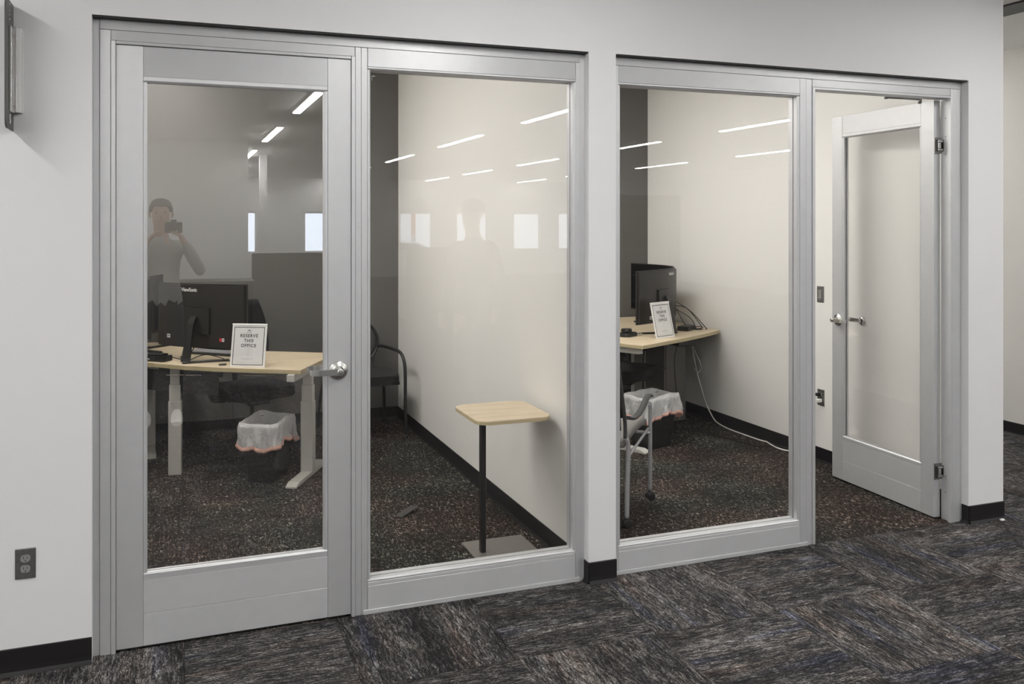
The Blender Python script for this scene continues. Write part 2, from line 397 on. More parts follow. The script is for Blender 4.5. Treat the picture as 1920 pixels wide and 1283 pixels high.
# bases
def base_run(mb, p0, p1, nrm):
    """cove base along p0-p1 on a wall whose room side is nrm"""
    p0 = Vector((*p0, 0)); p1 = Vector((*p1, 0)); n = Vector((*nrm, 0))
    prof = [(0, 0), (.013, 0), (.011, .004), (.0055, .014), (.0045, .03), (.0045, ZB - .002), (.003, ZB), (0, ZB)]
    a = [mb.bm.verts.new(p0 + n * d + Vector((0, 0, z))) for d, z in prof]
    b = [mb.bm.verts.new(p1 + n * d + Vector((0, 0, z))) for d, z in prof]
    for k in range(len(prof)):
        mb.bm.faces.new((a[k], a[(k+1) % len(prof)], b[(k+1) % len(prof)], b[k]))
    mb.bm.faces.new(a[::-1]); mb.bm.faces.new(b)
    return mb
struct(base_run(MB(), (LX0, 0), (O1L, 0), (0, -1)).build('baseboard_left', M_BASE), 'black rubber base under the wall socket left of the closed door', 'baseboard')
m = MB(); base_run(m, (O1R, -.0045), (O2L, -.0045), (0, -1)); base_run(m, (O1R, YF), (O1R, -.0045), (-1, 0)); m.box(O1R, O2L, -.0046, 0, 0, ZB)
struct(m.build('baseboard_center', M_BASE), 'short black rubber base wrapped round the white pier between the openings', 'baseboard')
m = MB(); base_run(m, (O2R, -.0045), (WEND, -.0045), (0, -1)); base_run(m, (O2R, YF), (O2R, -.0045), (-1, 0)); m.box(O2R, WEND, -.0046, 0, 0, ZB); base_run(m, (WEND, -.0045), (WEND, 6.9), (1, 0))
struct(m.build('baseboard_right', M_BASE), 'black rubber base at the wall end right of the open door', 'baseboard')
struct(base_run(MB(), (X1R, .14), (X1R, YBK), (-1, 0)).build('baseboard_office', M_BASE), 'black base along the cream wall beside the small side table', 'baseboard')
struct(base_run(MB(), (X1L, YBK), (X1R, YBK), (0, -1)).build('baseboard_office_back', M_BASE), 'black base along the charcoal wall of the left office', 'baseboard')
struct(base_run(MB(), (X2R, .14), (X2R, YBK), (-1, 0)).build('baseboard_office_right', M_BASE), 'black base along the cream wall behind the white cable', 'baseboard')
struct(base_run(MB(), (X2L, YBK), (X2R, YBK), (0, -1)).build('baseboard_office_right_back', M_BASE), 'black base along the charcoal wall of the right office', 'baseboard')
struct(base_run(MB(), (XC, 0), (XC, 7.0), (-1, 0)).build('baseboard_corridor', M_BASE), 'black base along the beige corridor wall', 'baseboard')

# ------------------------------------------------------------------ aluminium frames
def alu(parent, name, x0, x1, z0, z1, y0=YF, y1=YB, bev=.0012):
    return MB().box(x0, x1, y0, y1, z0, z1, bevel=bev).build(name, M_ALU if z1 - z0 > x1 - x0 else M_ALUH, parent)
def head_shade(parent, x0, x1):
    MB().box(x0, x1, .006, YB, ZT - .006, ZT).build('head_shade_strip', M_GASK, parent)  # dark strip stands in for the shaded underside of the opening head
G = .0012   # joint
# trim_1: frame of the first opening
t1 = struct(empty('trim_1', (0, 0, 0)), 'satin aluminium frame round the closed glass door and its side window', 'frame')
head_shade(t1, O1L, O1R)
alu(t1, 'jamb_channel', O1L, -.270 - G, 0, ZT - .006, YF + .006)
alu(t1, 'jamb', -.270, -.230 - G, 0, 2.462 - G)
alu(t1, 'door_stop', -.230, -.2135, 0, 2.4195, YF - .004, YB)
alu(t1, 'head_channel', -.270, 1.803 - G, 2.462, ZT - .006)
alu(t1, 'door_head', -.230, .734 - G, 2.4205, 2.462 - G)
alu(t1, 'door_stop', -.2135 + G, .7185 - G, 2.4075, 2.4195, YF - .002, YB)
alu(t1, 'door_stop', .7185, .734, 0, 2.4195, YF - .004, YB)
alu(t1, 'mullion', .734 + G, .761 - G, 0, 2.462 - G)
alu(t1, 'mullion', .761, .789 - G, 0, 2.462 - G, YF + .002)
alu(t1, 'jamb', 1.783, 1.803 - G, 0, 2.462 - G)
alu(t1, 'jamb_channel', 1.803, O1R, 0, ZT - .006, YF + .006)
# window_1
def glazed(e, x0, x1, z0, z1, stop, mgl, yg=.085, back=True):
    """four stops round a pane; x0..z1 is the visible glass"""
    s = stop
    def st(pts, a, b, ax):
        MB().prism(pts, a, b, axis=ax, bevel=.0006).build('glazing_stop', M_ALU, e)
    # profile in (y, outward) with a slope towards the glass
    def prof(o0, sgn): # list of (y, coordinate)
        return [(YF + .003, o0 - sgn * s), (YF + .003, o0 - sgn * .006), (YF + .010, o0), (yg - .004, o0), (yg - .004, o0 - sgn * s)]
    st(prof(z0, 1), x0 - s, x1 + s, 'X')
    st(prof(z1, -1), x0 - s, x1 + s, 'X')
    # sides: polygon in (x,y) extruded along Z
    MB().prism([(c, y) for y, c in prof(x0, 1)], z0, z1, axis='Z', bevel=.0006).build('glazing_stop', M_ALU, e)
    MB().prism([(c, y) for y, c in prof(x1, -1)], z0, z1, axis='Z', bevel=.0006).build('glazing_stop', M_ALU, e)
    if back:
        for (a, b, c, d) in ((x0 - s, x1 + s, z0 - s, z0), (x0 - s, x1 + s, z1, z1 + s), (x0 - s, x0, z0, z1), (x1, x1 + s, z0, z1)):
            MB().box(a, b, yg + .004, YB - .004, c, d).build('inner_stop', M_ALU, e)
    MB().box(x0 - .004, x1 + .004, yg - .003, yg + .003, z0 - .004, z1 + .004).build('glass_pane', mgl, e)
w1 = struct(empty('window_1', (0, 0, 0)), 'tall clear sidelight pane beside the closed door, small table behind it', 'window')
alu(w1, 'top_rail', .789, 1.783 - G, 2.380, 2.462 - G)
alu(w1, 'sill_rail', .789, 1.783 - G, .020, .120)
alu(w1, 'sill_base', .770, 1.803, 0, .0195, YF - .004)
glazed(w1, .802, 1.770, .149, 2.367, .013, M_GLASS)
alu(w1, 'sill_stop', .789, 1.783 - G, .1205, .136, YF + .002, .08)
mk = MB().box(.814, .8152, .0812, .0818, 2.325, 2.348).box(.8165, .830, .0812, .0818, 2.3445, 2.3475); mk.build('etched_mark', M_LOGO, w1)
# trim_2
t2 = struct(empty('trim_2', (0, 0, 0)), 'satin aluminium frame round the right window and the open doorway', 'frame')
head_shade(t2, O2L, O2R)
alu(t2, 'jamb_channel', O2L, 1.990, 0, ZT - .006, YF + .006)
alu(t2, 'jamb', 1.990 + G, 2.0085, 0, 2.462 - G)
alu(t2, 'head_channel', 1.990, 4.189 - G, 2.462, ZT - .006)
alu(t2, 'mullion', 3.078, 3.118 - G, 0, 2.462 - G)
alu(t2, 'mullion', 3.118, 3.157 - G, 0, 2.462 - G, YF + .002)
alu(t2, 'door_stop', 3.157, 3.174, 0, 2.4195, YF - .004, YB)
alu(t2, 'door_head', 3.157, 4.117 - G, 2.4205, 2.462 - G)
alu(t2, 'door_stop', 3.174 + G, 4.117 - G, 2.4075, 2.4195, YF - .002, YB)
alu(t2, 'jamb', 4.1305, 4.189 - G, 0, 2.462 - G)
alu(t2, 'jamb', 4.117, 4.130, 0, 2.462 - G, YF - .002, YF + .02)
alu(t2, 'jamb_channel', 4.189, O2R, 0, ZT - .006, YF + .006)
for z in (2.195, 2.095, 2.30, .25, .16): 
    MB().lathe([(.003, 0), (.003, .0012)], 8, Matrix.Translation((4.1305, .092, z)) @ Matrix.Rotation(R(-90), 4, 'Y')).build('screw', M_GASK, t2)
w2 = struct(empty('window_2', (0, 0, 0)), 'tall clear window pane between white pier and the open doorway', 'window')
alu(w2, 'top_rail', 2.009, 3.078 - G, 2.380, 2.462 - G)
alu(w2, 'sill_rail', 2.009, 3.078 - G, .020, .112)
alu(w2, 'sill_base', 1.990, 3.130, 0, .0195, YF - .004)
glazed(w2, 2.022, 3.064, .141, 2.367, .013, M_GLASS)
alu(w2, 'sill_stop', 2.009, 3.078 - G, .1125, .128, YF + .002, .08)

# ------------------------------------------------------------------ doors (built in a local frame: x along leaf, y into room, z up)
def lever(parent, M, side=-1, flip=1):
    """side -1: on the -y face. lever points to -x*flip"""
    h = empty('lever_handle'); h.parent = parent; h.matrix_local = M
    s = side
    Ry = Matrix.Rotation(R(90 if s < 0 else -90), 4, 'X')
    MB().lathe([(.040, 0), (.041, .002), (.040, .006), (.034, .009), (.022, .0105), (.021, .012)], 32, Ry).build('rose', M_CHROME, h)
    MB().lathe([(.014, .010), (.014, .040), (.0135, .056), (.010, .058)], 20, Ry).build('spindle', M_CHROME, h)
    path = [(0.006, s * .046), (-.05 * flip, s * .048), (-.088 * flip, s * .048), (-.112 * flip, s * .036), (-.120 * flip, s * .026)]
    b = MB(); rows = []
    pp = smooth_path([(x, y, 0) for x, y in path], 5)
    hh = [.0135 - .003 * (k / len(pp)) for k in range(len(pp))]
    for k, p in enumerate(pp):
        q = pp[min(k+1, len(pp)-1)] - pp[max(k-1, 0)]; n_ = Vector((-q.y, q.x, 0)).normalized() * .005
        a = hh[k]
        rows.append([p + n_ + Vector((0, 0, -a)), p + n_ + Vector((0, 0, a)), p - n_ + Vector((0, 0, a)), p - n_ + Vector((0, 0, -a))])
    b.grid(rows, smooth=False, closed=True)
    b.bm.verts.ensure_lookup_table(); nV = len(b.bm.verts)
    b.bm.faces.new([b.bm.verts[k] for k in (3, 2, 1, 0)]); b.bm.faces.new([b.bm.verts[nV - 4 + k] for k in range(4)])
    b.build('lever', M_CHROME, h)
    MB().lathe([(.0065, .057), (.0065, .0605), (.004, .061)], 16, Ry).build('key_cylinder', M_STEEL, h)
    return h
def leaf(e, W, H, mgl, hinge_right=True, z0=.010):
    """leaf with front face on y=0, x 0..W, thickness .044"""
    th = .044; sw = .100
    def bx(name, x0, x1, a, b, y0=0, y1=th): return MB().box(x0, x1, y0, y1, a, b, bevel=.0012).build(name, M_ALU if b - a > x1 - x0 else M_ALUH, e)
    bx('stile', 0, sw - G/2, z0, H); bx('stile', W - sw + G/2, W, z0, H)
    bx('top_rail', sw, W - sw, H - .121, H, .0008, th - .0008)
    bx('bottom_rail', sw, W - sw, z0, .1375, .0008, th - .0008); bx('bottom_rail', sw, W - sw, .1385, .272, .0008, th - .0008)
    gx0, gx1, gz0, gz1 = sw + .014, W - sw - .016, .302, H - .143
    for sy in (0, 1):
        def Y(y): return y if sy == 0 else th - y
        def prof(o, sgn, s): return [(Y(.001), o - sgn * s), (Y(.001), o - sgn * .007), (Y(.006), o), (Y(.018), o), (Y(.018), o - sgn * s)]
        for args in ((prof(gz0, 1, .030), sw + .0005, W - sw - .0005, 'X'), (prof(gz1, -1, .022), sw + .0005, W - sw - .0005, 'X')):
            MB().prism(args[0], args[1], args[2], axis=args[3], bevel=.0006).build('glazing_stop', M_ALU, e)
        MB().prism([(c, y) for y, c in prof(gx0, 1, .0135)], gz0, gz1, bevel=.0006).build('glazing_stop', M_ALU, e)
        MB().prism([(c, y) for y, c in prof(gx1, -1, .0155)], gz0, gz1, bevel=.0006).build('glazing_stop', M_ALU, e)
    MB().box(gx0 - .004, gx1 + .004, th/2 - .003, th/2 + .003, gz0 - .004, gz1 + .004).build('glass_pane', mgl, e)
d1 = struct(empty('door_1', (-.2125, YF + .006, 0)), 'closed aluminium framed glass door with a chrome lever at its right stile', 'door')
leaf(d1, .930, 2.4055, M_GLASSD)
lever(d1, Matrix.Translation((.930 - .055, 0, 1.066)), -1)
lever(d1, Matrix.Translation((.930 - .055, .044, 1.066)), 1)
MB().box(.02, .91, .012, .032, .001, .010).build('bottom_seal', M_GASK, d1)

# door 2: hinge at right, opened a little past ninety degrees
hx, hy_, fx, fy = 4.080, .128, 4.122, 1.022
L2 = math.hypot(fx - hx, fy - hy_)
d2 = empty('door_2')
d2.matrix_world = frame_matrix((hx, hy_, 0), (fx - hx, fy - hy_, 0), (fy - hy_, -(fx - hx), 0))
# local x from hinge to latch, local y away from camera side (towards +x wall); z would point down, so flip
d2.matrix_world = frame_matrix((fx, fy, 0), (hx - fx, hy_ - fy, 0), (fy - hy_, -(fx - hx), 0))
struct(d2, 'aluminium framed glass door swung open into the right office', 'door')
leaf(d2, L2, 2.4055, M_GLASS)
lever(d2, Matrix.Translation((.062, 0, 1.060)), -1, flip=-1)
lever(d2, Matrix.Translation((.062, .044, 1.060)), 1, flip=-1)
MB().box(.02, L2 - .02, .012, .032, .001, .010).build('bottom_seal', M_GASK, d2)
MB().box(-.004, .028, .008, .036, -.0, .022, bevel=.003).build('floor_bolt', M_GASK, d2)
# pivot hinges, children of the door (local: x = L2 at hinge edge)
inv = d2.matrix_world.inverted()
for z in (2.145, .275):
    h = empty('hinge'); h.parent = d2; h.matrix_local = inv @ Matrix.Translation((4.108, .118, z))
    MB().box(-.030, .024, .001, .008, -.046, .046, bevel=.001).build('back_plate', M_STEEL, h)
    for s_ in (-1, 1): MB().box(s_ * .024 - .004, s_ * .024 + .004, -.012, 0, -.033, .033, bevel=.001).build('clip', M_GASK, h)
    MB().box(-.018, .004, -.014, -.001, -.017, .017, bevel=.002).build('knuckle', M_CHROME, h)
    MB().box(.005, .012, -.010, -.001, -.017, .017, bevel=.001).build('slot', M_GASK, h)
    for q in (-.024, .024): MB().box(-.019, .019, -.013, -.001, q - .005, q + .005, bevel=.0015).build('link', M_CHROME, h)
# closer arm
ca = MB()
A = inv @ Vector((4.085, .235, 2.424)); B = inv @ Vector((3.80, .20, 2.418)); C_ = inv @ Vector((3.87, .118, 2.4180))
ca.tube([A, B], .006, 8).tube([B, C_], .006, 8).tube([A + Vector((0, 0, -.024)), A + Vector((0, 0, .006))], .011, 12).tube([B + Vector((0, 0, -.010)), B + Vector((0, 0, .012))], .011, 12)
ca.build('closer_arm', M_STEEL, d2)

# ------------------------------------------------------------------ ceiling strip lights (their own light) and office panels
strip_group = 'strip lights on the lobby ceiling'
sd_body = sd_lens = None
cnt = 0
for rx in (-4.65, -1.62, 1.42, 4.45, 7.60, 10.75):
    for yc in (-2.0, -6.15, -10.25, -14.5, -18.7, -22.6):
        if rx < 1.0 and yc < -11.9: continue
        e = tag(empty('strip_light', (rx, yc, CEIL)), 'long white strip light set along the lobby ceiling', 'light', strip_group)
        if sd_body is None:
            o = MB().box(-.05, .05, -1.17, 1.17, -.032, 0).build('housing', M_WHITE, e); sd_body = o.data
            l = MB().box(-.042, .042, -1.15, 1.15, -.044, -.0325).build('lens', M_STRIP, e); sd_lens = l.data
        else:
            for nm, d in (('housing', sd_body), ('lens', sd_lens)):
                o = bpy.data.objects.new(nm, d); col.objects.link(o); o.parent = e
for (px_, py_, lab) in ((5.78, 3.4, 'added near strip light brightening the beige wall of the side corridor'), (5.4, 5.8, 'added far strip light brightening the corridor end')):  # out of view, added to brighten the side corridor
    e = tag(empty('strip_light', (px_, py_, CEIL)), lab, 'light', 'added strip lights brightening the side corridor')
    for nm, d in (('housing', sd_body), ('lens', sd_lens)):
        o = bpy.data.objects.new(nm, d); col.objects.link(o); o.parent = e
for (px_, py_, lab) in ((-.12, 1.30, 'front ceiling panel light of the left office'), (-.12, 2.90, 'added rear ceiling panel light evening out the left office'), (2.38, 1.30, 'front ceiling panel light of the right office'), (2.38, 2.90, 'added rear ceiling panel light evening out the right office')):  # rear panels added, and all set far left, to even the wall light
    e = tag(empty('panel_light', (px_, py_, CO)), lab, 'light', 'office panel lights')
    MB().box(-.32, .32, -.62, .62, -.012, 0, bevel=.002).build('trim_frame', M_WHITE, e)
    MB().box(-.29, .29, -.59, .59, -.016, -.0125).build('lens', M_PANEL, e)

# ------------------------------------------------------------------ desks
def desk(name, label, outline, H, legs, feet, panel, beams):
    e = tag(empty(name, (outline[0][0], outline[0][1], 0)), label, 'desk', 'corner standing desks')
    ox, oy = outline[0][0], outline[0][1]
    pts = [(x - ox, y - oy) for x, y in outline]
    area = sum(pts[i][0] * pts[(i+1) % len(pts)][1] - pts[(i+1) % len(pts)][0] * pts[i][1] for i in range(len(pts)))
    if area < 0: pts = pts[::-1]
    # desktop with its edge band
    MB().prism(pts, H - .027, H, bevel=.002).build('desktop', M_WOOD, e)
    def band():
        b = MB(); n = len(pts); out = []
        for i in range(n):
            p, q, r = Vector(pts[i-1]), Vector(pts[i]), Vector(pts[(i+1) % n])
            n1 = Vector(((q-p).y, -(q-p).x)).normalized(); n2 = Vector(((r-q).y, -(r-q).x)).normalized()
            nn = (n1 + n2).normalized(); out.append(q + nn * (.001 / max(.4, nn.dot(n1))))
        lo = [b.bm.verts.new((p.x, p.y, H - .0262)) for p in out]; hi = [b.bm.verts.new((p.x, p.y, H - .0022)) for p in out]
        for i in range(n): b.bm.faces.new((lo[i], lo[(i+1) % n], hi[(i+1) % n], hi[i]))
        b.build('edge_band', M_WOODEDGE, e)
    band()
    for (x, y, ang, hasfoot) in legs:
        Mx = Matrix.Translation((x - ox, y - oy, 0)) @ Matrix.Rotation(R(ang), 4, 'Z')
        l = empty('leg'); l.parent = e; l.matrix_local = Mx
        MB().box(-.042, .042, -.032, .032, .022 if hasfoot else 0, .50, bevel=.003).build('column', M_LEG, l)
        MB().box(-.037, .037, -.027, .027, .50, .61, bevel=.003).build('column', M_LEG, l)
        MB().box(-.032, .032, -.022, .022, .61, H - .03, bevel=.003).build('column', M_LEG, l)
        if hasfoot:
            L = .33
            MB().prism([(-L, 0), (L, 0), (L, .010), (L - .05, .028), (-L + .05, .028), (-L, .010)], -.037, .037, axis='Y', bevel=.002).build('foot', M_LEG, l, Matrix.Rotation(R(90), 4, 'Z'))
    for (a, b, zt) in beams:
        a = Vector((a[0] - ox, a[1] - oy, 0)); b = Vector((b[0] - ox, b[1] - oy, 0)); d = b - a
        Mb = Matrix.Translation((a + b) / 2 + Vector((0, 0, zt))) @ Matrix.Rotation(math.atan2(d.y, d.x), 4, 'Z')
        MB().box(-d.length / 2, d.length / 2, -.025, .025, -.045, 0, bevel=.002).build('support_beam', M_LEG, e, Mb)
    for (a, b, z0, z1) in panel:
        a = Vector((a[0] - ox, a[1] - oy, 0)); b = Vector((b[0] - ox, b[1] - oy, 0)); d = b - a
        Mb = Matrix.Translation((a + b) / 2) @ Matrix.Rotation(math.atan2(d.y, d.x), 4, 'Z')
        MB().box(-d.length / 2, d.length / 2, -.006, .006, z0, z1, bevel=.002).build('modesty_panel', M_BLACK, e, Mb)
    return e
H1, H2 = .755, .800
RODS = (((-.044, 2.61), (.066, 2.562)), ((.073, 2.559), (.183, 2.517)), ((.416, 2.41), (.632, 2.33)))
dk = desk('corner_desk', 'pale maple corner desk on grey columns behind the closed glass door',
     [(.765, 2.045), (1.105, 2.725), (.68, 2.98), (.26, 3.22), (.16, 3.36), (.16, 3.82), (-.49, 3.82), (-.49, 3.18), (-.40, 3.0), (-.17, 2.725), (.09, 2.475), (.345, 2.285)],
     H1, [(.852, 2.335, -27 , True), (.012, 2.66, -8, False), (-.17, 3.46, 3, True)], None,
     [((-.17, 2.83), (.28, 2.43), .555, .70)], [((.02, 2.74), (.82, 2.345), H1 - .028), ((-.12, 2.8), (-.17, 3.62), H1 - .028), ((.70, 2.05), (1.0, 2.66), H1 - .029)])
for a, b in RODS:
    MB().tube([(a[0] - .765, a[1] - 2.045, .682), (b[0] - .765, b[1] - 2.045, .682)], .004, 8).build('tray_rod', M_CHROME, dk)
desk('corner_desk', 'pale maple corner desk against the cream wall in the right office',
     [(3.225, 1.985), (3.73, 2.245), (4.02, 2.415), (4.295, 2.60), (4.295, 3.82), (3.50, 3.82), (3.50, 2.86), (3.42, 2.76), (2.953, 2.52)],
     H2, [(3.12, 2.29, 27, True), (3.98, 3.22, 10, False), (3.98, 3.46, 0, True)], None,
     [], [((3.2, 2.32), (3.98, 3.18), H2 - .028), ((3.25, 2.06), (3.02, 2.50), H2 - .029)])

# ------------------------------------------------------------------ monitors
def monitor(label, a, b, ztop, hgt, zdesk, bulge, stand, stickers=False, logo=None, sag=.05):
    """curved screen between plan points a and b; bulge side = unit normal pointing to the back"""
    a = Vector(a); b = Vector(b); c = (a + b) / 2; d = (b - a).normalized(); nb = Vector((bulge[0], bulge[1])).normalized()
    e = tag(empty('curved_monitor', (c.x, c.y, zdesk)), label, 'monitor', 'curved black monitors')
    Wd = (b - a).length
    n = 16
    def pt(t, off, z):  # t -1..1
        s_ = sag * (1 - t * t)
        p = c + d * (t * Wd / 2) + nb * (s_ + off)
        return Vector((p.x - c.x, p.y - c.y, z - zdesk))
    def shell(off0, off1, z0, z1, t0, t1, name, m_, bev=0):
        bb = MB(); rows = []
        for k in range(n + 1):
            t = t0 + (t1 - t0) * k / n
            rows.append([pt(t, off0, z0), pt(t, off1, z0), pt(t, off1, z1), pt(t, off0, z1)])
        bb.grid(rows, smooth=False, closed=True)
        bb.bm.verts.ensure_lookup_table(); V = bb.bm.verts; nn = len(V)
        bb.bm.faces.new([V[k] for k in (3, 2, 1, 0)]); bb.bm.faces.new([V[nn - 4 + k] for k in range(4)])
        o = bb.build(name, m_, e)
        for p in o.data.polygons: p.use_smooth = False
        return o
    z1 = ztop; z0 = ztop - hgt
    shell(0.000, .012, z0, z1, -1, 1, 'bezel', M_MONITOR)
    shell(.0121, .030, z0 + .012, z1 - .010, -.97, .97, 'back_cover', M_MONITOR)
    shell(-.002, -.0004, z0 + .016, z1 - .008, -.985, .985, 'screen', M_SCREEN)
    shell(.0301, .045, z0 + .10, z1 - .16, -.32, .32, 'connector_hump', M_MONITOR)
    # stand
    zc_ = (z0 + z1) / 2 - .03
    p0 = pt(0, .045, zc_); p1 = pt(0, .075, zc_ - .02)
    ft = Vector((stand[0] - c.x, stand[1] - c.y, 0))
    nk = MB().prism([(-.024, 0), (.024, 0), (.024, .012), (-.024, .012)], 0, 1)
    nk.bm.free()
    dn = Vector((d.x, d.y, 0)) * .026; nn3 = Vector((nb.x, nb.y, 0)) * .008
    bb = MB(); rows = []
    for q, wdt in ((p0 + Vector((0, 0, .03)), 1.0), (p1, 1.0), (ft * .6 + p1 * .4, 1.1), (ft + Vector((0, 0, .012)), 1.35)):
        rows.append([q - dn * wdt - nn3, q + dn * wdt - nn3, q + dn * wdt + nn3, q - dn * wdt + nn3])
    bb.grid(rows, smooth=False, closed=True); bb.bm.verts.ensure_lookup_table(); V = bb.bm.verts; k_ = len(V)
    bb.bm.faces.new([V[k] for k in (3, 2, 1, 0)]); bb.bm.faces.new([V[k_ - 4 + k] for k in range(4)])
    bb.build('stand_neck', M_BLACK, e)
    bs = MB()
    for s_ in (-1, 1):
        tip = ft + Vector((d.x, d.y, 0)) * s_ * .20 - Vector((nb.x, nb.y, 0)) * .20
        v = tip - ft; ang = math.atan2(v.y, v.x)
        bs.box(-.02, v.length, -.014, .014, 0, .014, bevel=.003, M=Matrix.Translation(ft) @ Matrix.Rotation(ang, 4, 'Z'))
    bs.build('stand_base', M_BLACK, e)
    def on_back(t, z, off=.0305):
        p = pt(t, off, z); tx = (pt(t + .02, off, z) - pt(t - .02, off, z)).normalized()
        if tx.cross(Vector((0, 0, 1))).dot(Vector((nb.x, nb.y, 0))) < 0: tx = -tx
        return frame_matrix(p, tx, (0, 0, 1))
    if logo is not None:
        text_mesh('logo', 'ViewSonic', .036, M_LOGO, e, on_back(logo, z1 - .042), bold=.0006, spacing=.92)
    if stickers:
        MB().box(-.018, .0, -.011, .011, 0, .0006).build('sticker', M_RED, e, on_back(*stickers[0]))
        MB().box(.0005, .017, -.011, .011, 0, .0006).build('sticker', M_PAPER, e, on_back(*stickers[0]))
        MB().lathe([(.0045, .0007), (.0045, .0009)], 12).build('sticker_mark', M_INK, e, on_back(*stickers[0]) @ Matrix.Translation((.0088, 0, 0)))
        MB().box(-.016, .016, -.013, .013, 0, .0006).build('rating_label', M_PAPER, e, on_back(*stickers[1]))
        MB().box(-.010, .010, -.002, .003, .0007, .0009).build('rating_print', M_INK, e, on_back(*stickers[1]))
    return e
monitor('black curved monitor with a red and white sticker, back to the closed door', (-.088, 3.0), (.474, 2.505), 1.283, .442, H1, (-.66, -.75), (.075, 2.585),
        stickers=((.56, .905), (-.66, .915)), logo=-.14)
monitor('second black curved monitor at the far left end of the left desk', (-.150, 3.09), (-.075, 3.70), 1.302, .442, H1, (-1, .1), (-.26, 3.38))
monitor('black curved monitor behind the notice on the right desk', (3.40, 2.42), (4.00, 2.85), 1.322, .425, H2, (.6, -.8), (3.83, 2.545), logo=.45, stickers=((-.95, .7), (-.60, .945)))
monitor('second black curved monitor by the cream wall on the right desk', (4.02, 2.90), (3.97, 3.55), 1.330, .425, H2, (1, .05), (4.13, 3.2))

# ------------------------------------------------------------------ notices in white stands
def notice(label, bl, br, z, hgt, lean):
    bl = Vector((*bl, z)); br = Vector((*br, z)); x = (br - bl).normalized(); Wd = (br - bl).length
    back = Vector((-x.y, x.x, 0))     # away from the camera
    up = (Vector((0, 0, 1)) * math.cos(R(lean)) + back * math.sin(R(lean))).normalized()
    c = (bl + br) / 2
    e = tag(empty('notice_stand', c), label, 'sign', 'reserve notices')
    F = frame_matrix((0, 0, 0), x, up)     # local: x right, y up the sheet, z to the viewer
    hw = Wd / 2
    MB().box(-hw, hw, 0, hgt, -.005, 0, bevel=.0012).build('sign_panel', M_ACRYL, e, F)
    MB().box(-hw, hw, hgt - .012, hgt, .0001, .004, bevel=.001).build('top_lip', M_ACRYL, e, F)
    # rear strut
    top = F @ Vector((0, hgt * .55, -.006)); foot = Vector((0, 0, .002)) + back * (1.9 * hgt * .55 * math.sin(R(lean)) + .03)
    b = MB(); w_ = x * .022
    b.quad(top - w_, top + w_, foot + w_, foot - w_); o = b.build('rear_strut', M_ACRYL, e)
    so = o.modifiers.new('thick', 'SOLIDIFY'); so.thickness = .003
    bw, bi = .007, .014
    MB().box(-hw + bi, hw - bi, bi, hgt - bi - .008, .0002, .0008).build('paper', M_PAPER, e, F)
    f = MB(); x0, x1, y0, y1 = -hw + bi, hw - bi, bi, hgt - bi - .008; t = .0045
    f.box(x0, x1, y0, y0 + t, .0009, .0011).box(x0, x1, y1 - t, y1, .0009, .0011).box(x0, x0 + t, y0 + t, y1 - t, .0009, .0011).box(x1 - t, x1, y0 + t, y1 - t, .0009, .0011)
    f.build('printed_border', M_INK, e, F)
    s_ = Wd / .20
    text_mesh('lettering', 'RESERVE\nTHIS\nOFFICE', .0250 * s_, M_INK, e, F @ Matrix.Translation((0, hgt * .605, .0012)), extrude=.0001, bold=.0006, spacing=1.12, line=1.08)
    # small emblem and fine print
    g = MB().box(-.010, .006, hgt * .835, hgt * .855, .0009, .0011).box(-.012, .010, hgt * .806, hgt * .810, .0009, .0011).box(.011, .014, hgt * .825, hgt * .848, .0009, .0011).box(-.014, -.010, hgt * .785, hgt * .806, .0009, .0011).box(.006, .010, hgt * .785, hgt * .806, .0009, .0011)
    g.build('emblem', M_INK, e, F)
    p = MB().box(-.0008, .0008, hgt * .24, hgt * .42, .0009, .0011).box(-.045, .035, hgt * .195, hgt * .203, .0009, .0011).box(-.03, .03, hgt * .170, hgt * .176, .0009, .0011).box(-.085, .085, hgt * .118, hgt * .121, .0009, .0011).box(-.080, .080, hgt * .095, hgt * .098, .0009, .0011)
    p.build('fine_print', M_INKL, e, F)
    return e
notice('framed white notice standing on the left desk beside the monitor', (.345, 2.335), (.556, 2.225), H1, .285, 10)
notice('framed white notice standing on the right desk beside the cream wall', (3.505, 2.275), (3.720, 2.358), H2, .285, 13)

